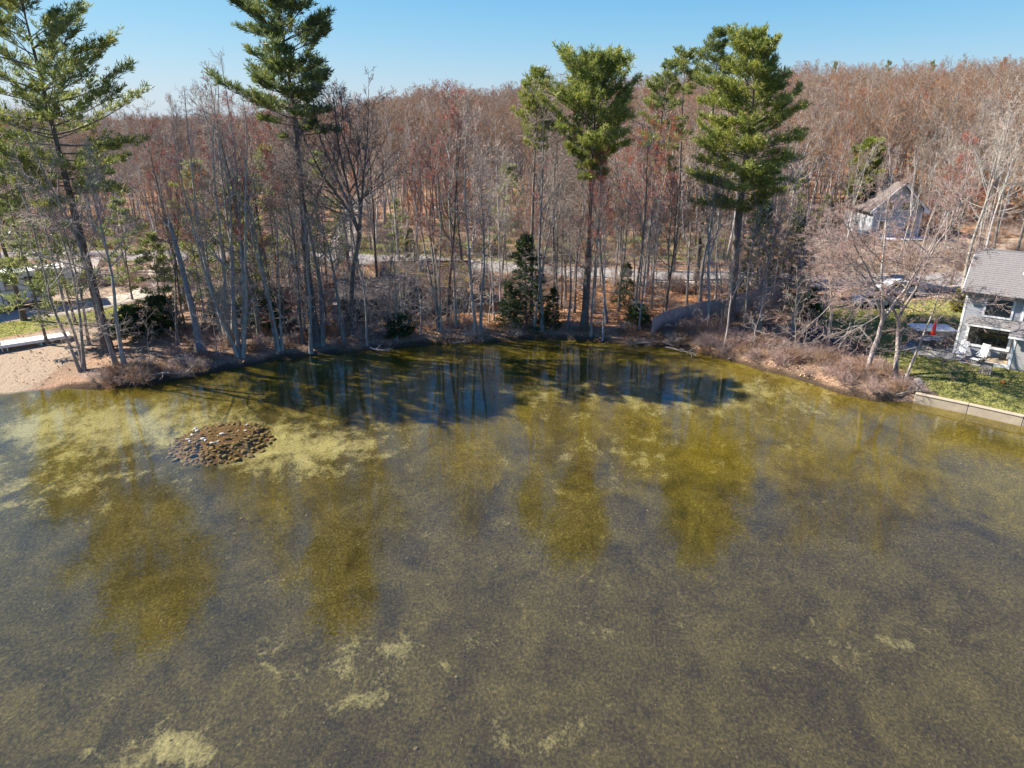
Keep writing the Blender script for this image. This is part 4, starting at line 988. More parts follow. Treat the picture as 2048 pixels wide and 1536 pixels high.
while len(put) < 210 and tries < 9000:
    tries += 1; a = rng.rand() * 6.28; r = 1.55 + 1.75 * rng.rand() ** .8
    if math.sin(a) > .3: r = 2.0 + 1.1 * rng.rand()
    x, y = r * math.cos(a) * RX / 2.9, r * math.sin(a) * RY / 2.9; s = .10 + .17 * rng.rand() ** 1.6
    if any((x - p) ** 2 + (y - q) ** 2 < (.78 * (s + t)) ** 2 for p, q, t in put): continue
    put.append((x, y, s)); rr = r / 2.9; mz = mound_z(x, y)
    o = bpy.data.objects.new('stone', SM[len(put) % 6]); o.location = (x, y, mz + s * .22); o.rotation_euler = (rng.normal(0, .2), rng.normal(0, .2), rng.rand() * 6.28); o.scale = (s * rng.uniform(.85, 1.2), s, s * rng.uniform(.7, 1.)); link(o, ring)
zpx = lambda zx, zy: (300 + zx * 300 / 2048, 780 + zy * 180 / 1229)
for i, (zx, zy, s) in enumerate([(515, 665, .16), (545, 688, .14), (570, 602, .15), (612, 520, .14), (635, 548, .16), (728, 655, .2), (760, 675, .15), (838, 712, .16), (900, 708, .15), (932, 685, .1), (985, 592, .2), (1205, 548, .11), (1300, 545, .13), (1318, 465, .13), (925, 612, .09), (1120, 603, .08)]):
    p = plane_at(*zpx(zx, zy), 0.02); o = bpy.data.objects.new('stone', SPALE[i % 3]); o.location = (p[0] - rc[0], p[1] - rc[1], -.05); s *= .85; o.scale = (s * 1.15, s, s * 1.3); o.rotation_euler = (0, 0, i * 1.3); link(o, ring)
    if i == 0: pass
for i in range(70):
    a = rng.rand() * 6.28; r_ = 1.9 * rng.rand() ** .6; x, y = r_ * math.cos(a), r_ * math.sin(a); s = .05 + .10 * rng.rand() ** 2
    o = bpy.data.objects.new('stone', SM[i % 6]); o.location = (x, y, mound_z(x, y) + s * .25); o.rotation_euler = (0, 0, a * 3); o.scale = (s * 1.2, s, s * .8); link(o, ring)
# scattered pebbles and leaves on the bed
n_ = 5200; rg = np.random.RandomState(8); x = rg.uniform(-38, 38, n_); t_ = -rg.uniform(.3, 46, n_); y = ysh(x) + t_
z = bed_z(x, y, t_) + .01; s_ = rg.uniform(.02, .06, n_) ; s_[:120] *= 2; a = rg.rand(n_) * 6.28
u = np.column_stack([np.cos(a), np.sin(a), rg.normal(0, .2, n_)]) * s_[:, None]; v_ = np.column_stack([-np.sin(a), np.cos(a), rg.normal(0, .2, n_)]) * s_[:, None] * .7
c = np.column_stack([x, y, z]); up = np.column_stack([np.zeros((n_, 2)), s_ * .7 + .01])
vv = np.stack([c - u, c - v_, c + u, c + v_, c + up], 1).reshape(-1, 3); b5 = np.arange(n_)[:, None] * 5
ff = np.concatenate([b5 + np.array([[0, 1, 4]]), b5 + np.array([[1, 2, 4]]), b5 + np.array([[2, 3, 4]]), b5 + np.array([[3, 0, 4]])])
o = bpy.data.objects.new('pebbles', np_mesh('pebbles', vv, [ff], [simple('brown_pebbles_and_leaves', (.15, .115, .06), .9, .8, .9)])); link(o); tag(o, 'pebbles and sunken leaves on the pond bottom', kind='stuff')

# ------------------------------------------------------------------ helpers for boards
def board_obj(name, me, parent, loc, rot=(0, 0, 0), scale=(1, 1, 1)):
    o = bpy.data.objects.new(name, me); o.location = loc; o.rotation_euler = rot; o.scale = scale; return link(o, parent)
UB = {}
def unit_box(m):
    if m not in UB:
        UB[m] = MB().box((0, 0, 0), (1, 1, 1)).mesh('board', M[m])
    return UB[m]
def ubox(name, m, parent, x0, x1, y0, y1, z0, z1): return board_obj(name, unit_box(m), parent, ((x0+x1)/2, (y0+y1)/2, (z0+z1)/2), (0,0,0), (x1-x0, y1-y0, z1-z0))

# ------------------------------------------------------------------ fences
def fence(pxpts, h, label, m, pw, gap, seed, post_m='wood', rails=2, name='fence'):
    rg = np.random.RandomState(seed); W = [at(*p) for p in pxpts]; c = W[0]
    root = empty(name, c, 0, label, 'fence'); 
    P = np.array([(p.x, p.y) for p in W]); d = np.concatenate([[0], np.cumsum(np.hypot(*np.diff(P, axis=0).T))]); k = 0
    n = min(295, int(d[-1] / (pw + gap)))
    for i in range(n):
        s = (i + .5) * d[-1] / n; x, y = np.interp(s, d, P[:, 0]), np.interp(s, d, P[:, 1]); j = min(np.searchsorted(d, s), len(P) - 1); t = P[j] - P[j-1]; an = math.atan2(t[1], t[0])
        z = gz(x, y); hh_ = h * (1 + rg.normal(0, .012))
        board_obj('picket', unit_box(m), root, (x - c.x, y - c.y, z - c.z + hh_ / 2), (rg.normal(0, .012), rg.normal(0, .01), an), (d[-1] / n - gap, .022 + .008 * (i % 2), hh_))
    for j in range(1, len(P)):
        a, b = P[j-1], P[j]; L = float(np.hypot(*(b - a))); an = math.atan2(*(b - a)[::-1]); nn = np.array([-math.sin(an), math.cos(an)]) * .05; m_ = (a + b) / 2 + nn; za, zb = gz(*a), gz(*b)
        for r in range(rails):
            q = MB().box((0, 0, 0), (L, .04, .09)); o = q.build('rail', M[m], root, (m_[0] - c.x, m_[1] - c.y, (za + zb) / 2 - c.z + h * (.25 + .5 * r)), an); o.rotation_euler = (0, -math.atan2(zb - za, L), an)
    np_ = max(2, int(d[-1] / 2.4) + 1)
    for i in range(np_):
        s = d[-1] * i / (np_ - 1); x, y = np.interp(s, d, P[:, 0]), np.interp(s, d, P[:, 1]); j = min(max(np.searchsorted(d, s), 1), len(P) - 1); t = P[j] - P[j-1]; an = math.atan2(t[1], t[0])
        board_obj('post', unit_box(post_m), root, (x - c.x - math.sin(an) * .12, y - c.y + math.cos(an) * .12, gz(x, y) - c.z + h / 2 - .1), (0, 0, an), (.1, .1, h + .15))
    return root
fence([(1306, 674), (1340, 657), (1400, 641), (1450, 632), (1500, 620), (1562, 603)], 1.85, 'long weathered grey board fence running up from the water edge', 'fence_grey', .135, .006, 61, 'fence_grey')
fence([(384, 641), (398, 641), (422, 638)], 1.25, 'short brown picket fence just right of the grey snag', 'fence_brown', .07, .07, 62)
fence([(550, 608), (590, 604), (640, 600), (672, 598)], 1.7, 'reddish brown stockade fence behind the tall pine by the cottage', 'fence_brown', .09, .02, 63)
fence([(1190, 563), (1290, 575), (1380, 577), (1440, 576)], .8, 'low dark rail fence of thin pickets along the road shoulder', 'wood', .05, 1.1, 64, 'wood')

# ------------------------------------------------------------------ white dock section on the beach
b = at(0, 706); DA = math.atan2(2.7, 3.9); dock = empty('dock', (b.x, b.y, b.z), DA, 'long white dock section stored on the beach on low legs', 'dock')
L0, L1 = -2.4, 5.2; nb = int((L1 - L0) / .145)
for i in range(nb):
    x = L0 + (i + .5) * (L1 - L0) / nb; ubox('deck_board', 'white_worn', dock, x - .066, x + .066, .02, 1.42, .56, .60)
MB().bx(L0, L1, 0.0, .06, .36, .555).build('side_beam', M['white_worn'], dock); MB().bx(L0, L1, 1.38, 1.44, .36, .555).build('side_beam', M['white_worn'], dock)
for x in (.55, 3.0, 3.35):
    MB().bx(x - .05, x + .05, .10, .18, -.1, .36).bx(x - .05, x + .05, 1.25, 1.33, -.1, .36).bx(x - .04, x + .04, .18, 1.25, .2, .28).build('leg', M['white_worn'], dock)
MB().bar((2.6, .15, .36), (3.15, .15, .0), .035).bar((3.75, .15, .36), (3.2, .15, .0), .035).build('brace', M['white_worn'], dock)
MB().bx(.16, .24, -.06, .0, .1, .95).build('post', M['white_worn'], dock)

# ------------------------------------------------------------------ camper
b = at(106, 612); rv = empty('camper_trailer', (b.x, b.y, b.z), DA, 'white fifth-wheel camper parked on gravel behind the grass strip', 'camper')
body = MB().prism([(-9.5, .75), (0, .75), (0, 1.75), (1.9, 1.75), (2.55, 2.3), (2.35, 3.3), (1.9, 3.62), (-9.5, 3.62)], 0, 2.45, 'y').build('body', M['rv'], rv, bevel=.06)
MB().bx(-9.4, -.1, .05, 2.4, .50, .745).build('underbelly', M['dark_metal'], rv)
MB().bx(-9.5, 1.75, -.03, 2.48, 3.62, 3.70).build('roof', M['lid'], rv, bevel=.03)
MB().bx(-3.1, -2.2, .8, 1.6, 3.70, 3.98).build('air_conditioner', M['lid'], rv, bevel=.06)
for x in (-6.2, -1.0): MB().bx(x, x + .45, .6, 1.05, 3.70, 3.84).build('roof_vent', M['lid'], rv, bevel=.03)
def rvwin(x0, x1, z0, z1):
    f = MB().bx(x0 - .05, x1 + .05, -.03, .0, z0 - .05, z1 + .05).build('window', M['black_plastic'], rv); MB().bx(x0, x1, -.045, -.031, z0, z1).build('pane', M['glass'], f)
rvwin(-3.45, -2.75, 2.1, 3.05); rvwin(-1.75, -.35, 2.45, 3.15)
d = MB().bx(-4.85, -3.95, -.035, .0, .85, 3.05).build('door', M['rv'], rv)
MB().bx(-4.9, -4.85, -.05, 0, .8, 3.1).bx(-3.95, -3.90, -.05, 0, .8, 3.1).bx(-4.9, -3.9, -.05, 0, 3.05, 3.10).build('door_frame', M['black_plastic'], d)
MB().bx(-4.65, -4.2, -.05, -.036, 2.05, 2.75).build('pane', M['glass'], d); MB().bx(-4.1, -4.02, -.08, -.036, 1.7, 1.95).build('handle', M['black_plastic'], d)
st = MB().bx(-4.75, -4.05, -.35, .0, .48, .53).bx(-4.75, -4.05, -.65, -.35, .24, .29).build('entry_steps', M['grey_metal'], rv); MB().bar((-4.75, -.65, 0), (-4.75, 0, .55), .025).bar((-4.05, -.65, 0), (-4.05, 0, .55), .025).build('rail', M['dark_metal'], st)
MB().bar((-9.3, -.10, 3.5), (-1.9, -.10, 3.5), .075, 8).build('awning', M['dark_metal'], rv)
MB().prism([(-3.85, 1.98), (-.05, 1.72), (-.05, 1.80), (-3.85, 2.08)], -.012, -.002, 'y').prism([(-3.85, 1.05), (-2.6, .95), (-.9, 1.25), (-.9, 1.30), (-2.6, 1.08), (-3.85, 1.22)], -.012, -.002, 'y').prism([(.1, 2.55), (2.3, 2.35), (2.3, 2.5), (.1, 2.75)], -.012, -.002, 'y').build('stripe', M['rv_grey'], rv)
MB().prism([(-3.6, .78), (-1.6, .78), (-2.2, .95), (-3.6, 1.0)], -.016, -.002, 'y').build('lower_graphic', simple('brown_graphic', (.17, .10, .07), .5), rv)
MB().bx(-.12, .12, .1, .25, -.02, .75).bx(-.12, .12, 2.2, 2.35, -.02, .75).build('landing_leg', M['dark_metal'], rv)
MB().bx(-1.6, -.7, -.014, -.002, 1.05, 1.45).build('hatch', M['rv_grey'], rv)
for x in (-6.4, -7.3):
    wv = [(x + .36 * math.cos(a * math.pi / 8), .36 + .36 * math.sin(a * math.pi / 8)) for a in range(16)]
    wh = MB().prism(wv, .02, .25, 'y').build('wheel', M['rubber'], rv); MB().prism([(x + .2 * math.cos(a * math.pi / 6), .36 + .2 * math.sin(a * math.pi / 6)) for a in range(12)], .0, .019, 'y').build('rim', M['grey_metal'], wh)
# pale shed roof beyond the camper
b = at(152, 572); sh = empty('shed', b, .25, 'pale grey-roofed low shed behind the right end of the camper', 'shed')
MB().bx(-1.9, 1.9, 0, 3, 0, 1.5).build('wall', M['cottage'], sh); MB().prism([(-.3, 1.45), (3.3, 2.35), (3.3, 2.45), (-.3, 1.55)], -2.2, 2.2, 'x').build('roof', M['gravel'], sh)

# ------------------------------------------------------------------ concrete wall by the lawn
wroot = empty('retaining_wall', (28.9, float(ysh(28.9)), 0), 0, 'low cream concrete wall holding the lawn above the pond', 'wall')
xs = [28.95, 31.6, 34.05, 36.8, 40, 44, 48, 54]
for i in range(len(xs) - 1):
    a = np.array([xs[i] + .012, np.interp(xs[i], SX, SY)]); c = np.array([xs[i+1] - .012, np.interp(xs[i+1], SX, SY)]); L = float(np.hypot(*(c - a))); an = math.atan2(*(c - a)[::-1]); m_ = (a + c) / 2
    p = MB().bx(-L/2, L/2, -.02, .32, -.9, .62).build('wall_panel', M['concrete'], wroot, (m_[0] - 28.9, m_[1] - float(ysh(28.9)), 0), an, bevel=.025)
    MB().bx(-L/2 + .004, L/2 - .004, -.06, .36, .622, .70).build('coping', M['concrete'], p, bevel=.02)

# ------------------------------------------------------------------ grey lake house
HA = math.atan2(-.6, .8); A = at(1906, 706); Z0 = A.z
hs = empty('lake_house', A, HA, 'grey two-storey lake house with white trim and shingled roof', 'house')
hv = MB().bx(0, 11, 0, 8, -.4, 5.25); hv.prism([(0, 5.25), (8, 5.25), (4, 7.75)], .0, 11, 'x'); hv.build('wall', M['siding'], hs)
nb = 26
for i in range(nb):
    z = .05 + i * .2
    o = ubox('siding_board', 'siding', hs, .12, 10.9, -.028, -.004, z, z + .193); o.rotation_euler = (.06, 0, 0)
MB().bx(-.04, .13, -.05, .13, -.1, 5.2).build('corner_board', M['white'], hs, bevel=.01)
# roof with shingle courses
def courses(mb, x0, x1, y0, z0, y1, z1, n, th=.05):
    for i in range(n):
        a, b_ = i / n, (i + 1.25) / n; b_ = min(b_, 1.0); ya, za, yb, zb = y0 + (y1 - y0) * a, z0 + (z1 - z0) * a, y0 + (y1 - y0) * b_, z0 + (z1 - z0) * b_
        mb.prism([(ya, za + .05), (yb, zb + .015), (yb, zb - .015), (ya, za - .0)], x0, x1, 'x')
    return mb
rf = MB(); courses(rf, -.35, 11.3, -.5, 5.22, 4.0, 7.98, 22); courses(rf, -.35, 11.3, 8.5, 5.22, 4.0, 7.98, 22)
rf = rf.build('roof', M['shingle'], hs)
MB().prism([(-.52, 5.0), (-.46, 5.0), (-.46, 5.21), (-.52, 5.21)], -.35, 11.3, 'x').build('fascia', M['dark_metal'], rf)
MB().prism([(-.5, 5.1), (4, 7.86), (4, 7.95), (-.5, 5.2)], -.40, -.352, 'x').build('rake_board', M['white'], rf)
MB().bx(-.35, 11.3, 3.86, 4.14, 7.93, 8.0).build('ridge_cap', M['shingle'], rf)
MB().bar((3.3, 1.9, 6.4), (3.3, 1.9, 7.55), .06, 8).build('vent_pipe', M['dark_metal'], rf); MB().bar((3.3, 1.85, 6.6), (3.3, 1.85, 6.78), .13, 8, .08).build('pipe_collar', M['white'], rf)
def win(parent, x0, x1, z0, z1, mull=(), y=-.03, tw=.14, label=None, trim='white'):
    f = MB().bx(x0 - tw, x1 + tw, y - .06, y, z1, z1 + tw).bx(x0 - tw, x1 + tw, y - .06, y, z0 - tw, z0).bx(x0 - tw, x0, y - .058, y, z0, z1).bx(x1, x1 + tw, y - .058, y, z0, z1).build('window', M[trim], parent, label=label)
    e = [x0] + list(mull) + [x1]
    s = MB()
    for a in e: s.bx(a - (.05 if a in mull else 0) + (0 if a != x1 else -.06), a + (.05 if a in mull else .06) - (0 if a != x1 else .06), y - .045, y - .012, z0, z1)
    s.bx(x0 + .06, x1 - .06, y - .044, y - .012, z1 - .06, z1).bx(x0 + .06, x1 - .06, y - .044, y - .012, z0, z0 + .06); s.build('sash', M['dark_metal'], f)
    for a, c in zip(e[:-1], e[1:]): MB().bx(a + .052, c - .052, y - .03, y - .014, z0 + .06, z1 - .06).build('pane', M['glass'], f)
    return f
win(hs, 1.45, 3.15, 3.5, 4.85)
win(hs, .72, 3.45, 1.05, 2.45, (1.35, 2.75), tw=.2)
sk = MB(); courses(sk, .35, 3.75, -.75, 2.78, -.03, 3.28, 4); sk = sk.build('porch_roof', M['shingle'], hs); MB().bx(.35, 3.75, -.76, -.70, 2.64, 2.775).build('fascia', M['white'], sk)
MB().bx(.4, 3.7, -.69, -.03, 2.66, 2.70).build('soffit', M['white'], sk)
wg = MB().bx(3.85, 9, -1.6, -.03, -.4, 2.6).build('wing', M['siding_pale'], hs)
for i in range(13):
    o = ubox('siding_board', 'siding_pale', hs, 4.0, 9, -1.63, -1.604, .03 + i * .2, .223 + i * .2)
    o = board_obj('siding_board', unit_box('siding_pale'), hs, (3.836, -.8, .127 + i * .2), (0, 0, 0), (.024, 1.5, .193))
MB().bx(3.79, 3.98, -1.66, -1.45, -.1, 2.6).build('corner_board', M['white'], hs, bevel=.01); MB().bx(3.80, 3.99, -.12, .0, 2.95, 5.2).build('corner_board', M['white'], hs)
wr = MB(); courses(wr, 3.4, 9.4, -2.1, 2.62, -.03, 3.45, 7); wr = wr.build('wing_roof', M['shingle'], hs); MB().bx(3.4, 9.4, -2.12, -2.06, 2.46, 2.61).build('fascia', M['white'], wr)
win(hs, 5.0, 6.4, .9, 2.1, (), y=-1.63)
b = MB().bx(2.35, 3.75, -1.5, -.05, -.2, .28).build('step_platform', M['tan'], hs); MB().bx(2.3, 3.78, -1.62, -1.5, -.2, .2).build('skirt', M['white'], b)
MB().bar((3.35, -.5, .28), (3.35, -.5, .85), .24, 12, .27).build('barrel', M['dark_metal'], None, loc=A, rz=HA)
tag(bpy.data.objects['barrel'], 'small dark barrel standing on the tan steps of the grey house', 'barrel')
# patio of flagstones
pc = at(1865, 700); patio = empty('patio', pc, 0, 'irregular bluestone patio at the left end of the grey house', 'patio'); patio['kind'] = 'structure'; del patio['category']
rg = np.random.RandomState(4); poly = [plane_at(*p, Z0)[:2] for p in [(1795, 694), (1838, 676), (1905, 690), (2005, 738), (1975, 738), (1900, 718), (1850, 712)]]
def inside(x, y, P):
    c = False
    for i in range(len(P)):
        (x1, y1), (x2, y2) = P[i - 1], P[i]
        if (y1 > y) != (y2 > y) and x < (x2 - x1) * (y - y1) / (y2 - y1) + x1: c = not c
    return c
base_v = []
for gx_ in np.arange(pc.x - 6, pc.x + 8, .62):
    for gy_ in np.arange(pc.y - 9, pc.y + 5, .62):
        x, y = gx_ + rg.normal(0, .07), gy_ + rg.normal(0, .07)
        if not inside(x, y, poly): continue
        k = 6; a0 = rg.rand() * 6.28; pl = [(.36 * (.85 + .3 * rg.rand()) * math.cos(a0 + j * 6.28 / k), .36 * (.85 + .3 * rg.rand()) * math.sin(a0 + j * 6.28 / k)) for j in range(k)]
        q = MB().prism(pl, -.08, .035, 'z').build('flagstone', M['flag'], patio, (x - pc.x, y - pc.y, gz(x, y) - pc.z + .01 + rg.rand() * .012))
# deck chairs
def lounge(s, r, label):
    o = empty('deck_chair', A + Vector((.8 * s - .6 * r, -.6 * s - .8 * r, 0)), HA - .25, label, 'deck chair', 'pale sling deck chairs by the house wall')
    MB().box((0, -.05, .42), (.58, .62, .035), (-.1, 0, 0)).build('seat', M['sling'], o); MB().box((0, .42, .85), (.58, .04, .95), (-.42, 0, 0)).build('backrest', M['sling'], o)
    for sx in (-.31, .31):
        MB().bar((sx, -.38, 0), (sx, -.3, .6), .02).bar((sx, .45, 0), (sx, .25, .6), .02).build('leg', M['dark_metal'], o); MB().box((sx, 0, .61), (.06, .66, .03)).build('armrest', M['sling'], o)
lounge(.55, 1.0, 'pale sling deck chair nearer the left house corner'); lounge(2.0, .95, 'pale sling deck chair nearer the white steps')
def stool(s, r, label):
    o = empty('footstool', A + Vector((.8 * s - .6 * r, -.6 * s - .8 * r, 0)), HA - .25, label, 'footstool', 'footstools before the deck chairs')
    MB().box((0, 0, .36), (.55, .5, .035)).build('seat', M['sling'], o)
    for sx in (-.24, .24): MB().bar((sx, -.2, 0), (sx, -.2, .34), .02).bar((sx, .2, 0), (sx, .2, .34), .02).build('leg', M['dark_metal'], o)
stool(.65, 1.85, 'footstool before the left deck chair'); stool(1.7, 1.8, 'footstool before the right deck chair')
# dining table, chairs, closed parasol
T = at(1860, 694)
tb = empty('dining_table', T, .15, 'dark grey rectangular patio table with a closed red parasol in it', 'table')
MB().bx(-.95, .95, -.5, .5, .71, .75).build('tabletop', simple('blue_grey_tabletop', (.12, .13, .16), .5), tb, bevel=.01)
for sx in (-.85, .85):
    for sy in (-.42, .42): MB().bar((sx, sy, 0), (sx, sy, .71), .03).build('leg', M['dark_metal'], tb)
um = empty('parasol', T, 0, 'closed red parasol standing through the patio table', 'parasol')
MB().bar((0, 0, 0), (0, 0, 2.5), .022).build('pole', M['dark_metal'], um)
t = Tubes(); t.add(np.array([[0, 0, .95], [0, 0, 1.05], [.02, 0, 1.25], [0, 0, 1.7], [0, 0, 2.2], [0, 0, 2.45]]), np.array([.06, .22, .20, .13, .09, .03]), 9, 0); v, q, _ = t.build(); link(bpy.data.objects.new('canopy', np_mesh('canopy', v, [q], [M['red']])), um)
for i, (dx, dy, rz, lb) in enumerate([(-.55, -.85, 3.14, 'dark patio chair at the near left of the table'), (.45, -.85, 3.14, 'dark patio chair at the near right of the table'), (1.35, 0, -1.57, 'dark patio chair at the house end of the table'), (-.5, .85, 0, 'dark patio chair at the far left of the table'), (.5, .85, 0, 'dark patio chair at the far right of the table')]):
    o = empty('patio_chair', T + Vector((dx, dy, 0)), rz, lb, 'chair', 'dark chairs round the patio table')
    MB().box((0, 0, .44), (.46, .46, .035)).build('seat', M['dark_metal'], o); MB().box((0, .23, .72), (.46, .03, .5), (-.12, 0, 0)).build('backrest', M['dark_metal'], o)
    for sx in (-.2, .2):
        for sy in (-.2, .2): MB().bar((sx, sy, 0), (sx, sy, .43), .018).build('leg', M['dark_metal'], o)
# long tan box with a white lid
b = at(1868, 684); spa = empty('garden_box', b + Vector((.2, .9, 0)), -.12, 'long tan box with a white lid behind the patio table', 'garden box')
MB().bx(-1.6, 1.5, -.85, .85, 0, .92).build('side_panel', M['tan'], spa); MB().bx(-1.75, 1.6, -1., 1., .92, 1.06).build('lid', M['lid'], spa, bevel=.04)
for x in (-1.62, 1.2): MB().bx(x, x + .1, -.95, -.86, 0, .915).build('post', M['white'], spa)
MB().bx(-1.0, .9, -.98, -.86, .52, .58).build('shelf', M['white'], spa)
# small things on the lawn
b = at(1967, 748); stn = empty('slatted_stand', b, HA, 'small grey slatted stand on the lawn before the white steps', 'stand')
for i in range(5): ubox('slat', 'fence_grey', stn, -.34 + i * .17, -.24 + i * .17, -.03, .0, 0, .75)
for i in range(3): ubox('slat', 'fence_grey', stn, .42, .45, .05 + i * .17, .15 + i * .17, 0, .75)
MB().bx(-.36, .46, -.04, .58, .75, .79).build('top', M['dark_metal'], stn)
def stone_thing(px, py, s, label, me, name='boulder', cat='boulder', up=.35):
    p = at(px, py); o = bpy.data.objects.new(name, me); o.location = p + Vector((0, 0, s * up * .5)); o.scale = (s, s, s); o.rotation_euler = (0, 0, px * .1); link(o); return tag(o, label, cat)
stone_thing(1836, 766, .42, 'pale boulder at the lawn corner behind the concrete wall', SG[0]); stone_thing(1700, 700, .38, 'pale boulder among the shrubs left of the lawn', SG[1])
bm = bmesh.new(); bmesh.ops.create_uvsphere(bm, u_segments=14, v_segments=9, radius=.16); me = bpy.data.meshes.new('ball'); bm.to_mesh(me); bm.free(); me.materials.append(M['orange'])
p = at(2005, 768); o = bpy.data.objects.new('ball', me); o.location = p + Vector((0, 0, .15)); link(o); tag(o, 'small orange ball lying on the lawn', 'ball')
# planting strip below the wing
b = A + Vector((.8 * 5.2 - .6 * -2.2, -.6 * 5.2 - .8 * 2.2, 0))

# ------------------------------------------------------------------ silver car and heap under trees on the right
def car(px, py, rz, m, label):
    p = at(px, py); o = empty('parked_car', p, rz, label, 'car')
    sil = [(-2.2, .38), (-2.25, .75), (-1.9, .95), (-1.45, 1.02), (-.95, 1.48), (.7, 1.52), (1.4, 1.05), (2.05, .92), (2.25, .65), (2.2, .32)]
    MB().prism(sil, -.86, .86, 'y').build('body', M[m], o, bevel=.06)
    for s in (-1, 1):
        y0, y1 = sorted((s * .862, s * .872)); g = MB().prism([(-1.3, 1.05), (-.9, 1.42), (-.12, 1.44), (-.12, 1.05)], y0, y1, 'y').prism([(-.02, 1.05), (-.02, 1.44), (.64, 1.46), (1.2, 1.05)], y0, y1, 'y'); g.build('side_window', M['glass'], o)
    MB().add([(.78, -.78, 1.50), (.78, .78, 1.50), (1.38, .78, 1.09), (1.38, -.78, 1.09)], [(0, 1, 2, 3)]).build('windscreen', M['glass'], o)
    for x in (-1.35, 1.35):
        for s in (-1, 1):
            y0, y1 = sorted((s * .70, s * .90)); wv = MB().prism([(x + .33 * math.cos(a * math.pi / 8), .33 + .33 * math.sin(a * math.pi / 8)) for a in range(16)], y0, y1, 'y').build('wheel', M['rubber'], o)
            yy = sorted((s * .901, s * .915)); MB().prism([(x + .2 * math.cos(a * math.pi / 6), .33 + .2 * math.sin(a * math.pi / 6)) for a in range(12)], *yy, 'y').build('rim', M['grey_metal'], wv)
    for s in (-.6, .6): MB().box((2.22, s, .68), (.06, .34, .14)).build('headlight', M['sling'], o)
car(1745, 612, .1, 'car', 'silver car parked behind the pale spreading trees'); car(1795, 590, .05, 'siding', 'grey car parked just behind the silver car')
p = at(1625, 684); heap = empty('covered_heap', p, -.35, 'dark blue-black tarp-covered heap in the shade left of the lawn', 'covered heap')
n1, n2 = 15, 11; vv = []
for i in range(n1):
    for j in range(n2):
        u, v = i / (n1 - 1) * 2 - 1, j / (n2 - 1) * 2 - 1; h_ = 1.15 * max(0, 1 - abs(v) ** 2.2) * (1 - abs(u) ** 4) + (vn(u * 3 + 5, v * 3) - .5) * .22
        vv.append((u * 1.9, v * 1.05, max(-.05, h_)))
ff = [(i * n2 + j, (i + 1) * n2 + j, (i + 1) * n2 + j + 1, i * n2 + j + 1) for i in range(n1 - 1) for j in range(n2 - 1)]
me = bpy.data.meshes.new('tarp'); me.from_pydata(vv, [], ff); me.materials.append(M['tarp']); me.update(); link(bpy.data.objects.new('tarp', me), heap)
for x in (-1.2, 0, 1.2): MB().bar((x, -1.12, .05), (x, 1.12, .05), .02).build('tie_pole', M['grey_metal'], heap)

# ------------------------------------------------------------------ two half-hidden cottages
def gable_house(name, p, rz, w_, d_, hw, hr, wallm, roofm, label, oh=.35, fascia='cottage', n=12):
    o = empty(name, p, rz, label, 'house')
    MB().bx(-w_/2, w_/2, 0, d_, -.5, hw).prism([(0, hw), (d_, hw), (d_/2, hr - .1)], -w_/2, w_/2, 'x').build('wall', M[wallm], o)
    r = MB(); courses(r, -w_/2 - oh, w_/2 + oh, -oh, hw - oh * (hr - hw) / (d_/2), d_/2, hr, n); courses(r, -w_/2 - oh, w_/2 + oh, d_ + oh, hw - oh * (hr - hw) / (d_/2), d_/2, hr, n); rf = r.build('roof', M[roofm], o)
    MB().bx(-w_/2 - oh, w_/2 + oh, d_/2 - .12, d_/2 + .12, hr + .0, hr + .06).build('ridge_cap', M[roofm], rf)
    return o, rf
o, rf = gable_house('cottage', at(742, 640), .12, 5.6, 4.6, 2.3, 3.5, 'cottage', 'shingle_dark', 'low pinkish-grey cottage with a dark window half hidden by branches'); 
win(o, .0, .95, .95, 1.95, (), y=0, tw=.07, trim='cottage'); win(o, -2.0, -1.3, 1.0, 1.9, (), y=0, tw=.07, trim='cottage')
for i in range(11): ubox('siding_board', 'cottage', o, -2.8, 2.8, -.026, -.003, .05 + i * .2, .243 + i * .2)
MB().bx(-3.6, -2.85, .3, 1.3, 0, .8).bx(-3.5, -2.9, .35, 1.2, .8, 1.5).build('woodpile', M['log'], None, loc=o.location, rz=.12); tag(bpy.data.objects['woodpile'], 'pale stacked pile at the left end of the front cottage', 'wood pile')
o, rf = gable_house('cabin', at(852, 622), .06, 8.2, 6.0, 2.6, 4.3, 'green_wall', 'moss_roof', 'moss-roofed cabin with greenish walls half hidden behind the bank trees', n=14)
win(o, -.2, .7, .9, 1.9, (), y=0, tw=.08, trim='green_wall'); win(o, 2.2, 3.2, .9, 1.9, (), y=0, tw=.08, trim='green_wall')
for i in range(12): ubox('siding_board', 'green_wall', o, -4.1, 4.1, -.026, -.003, .05 + i * .2, .243 + i * .2)
ch = MB().bx(-.6, -.1, 1.6, 2.05, 3.2, 4.75).build('chimney', M['stone_grey'], rf); MB().bar((-.35, 1.8, 4.75), (-.35, 1.8, 5.1), .12, 8).build('flue', M['white'], ch)
MB().prism([(-.35, 2.5), (3, 4.2), (3, 4.34), (-.35, 2.64)], 4.46, 4.54, 'x').prism([(6.35, 2.5), (3, 4.2), (3, 4.34), (6.35, 2.64)], 4.46, 4.54, 'x').build('rake_board', M['wood'], rf)
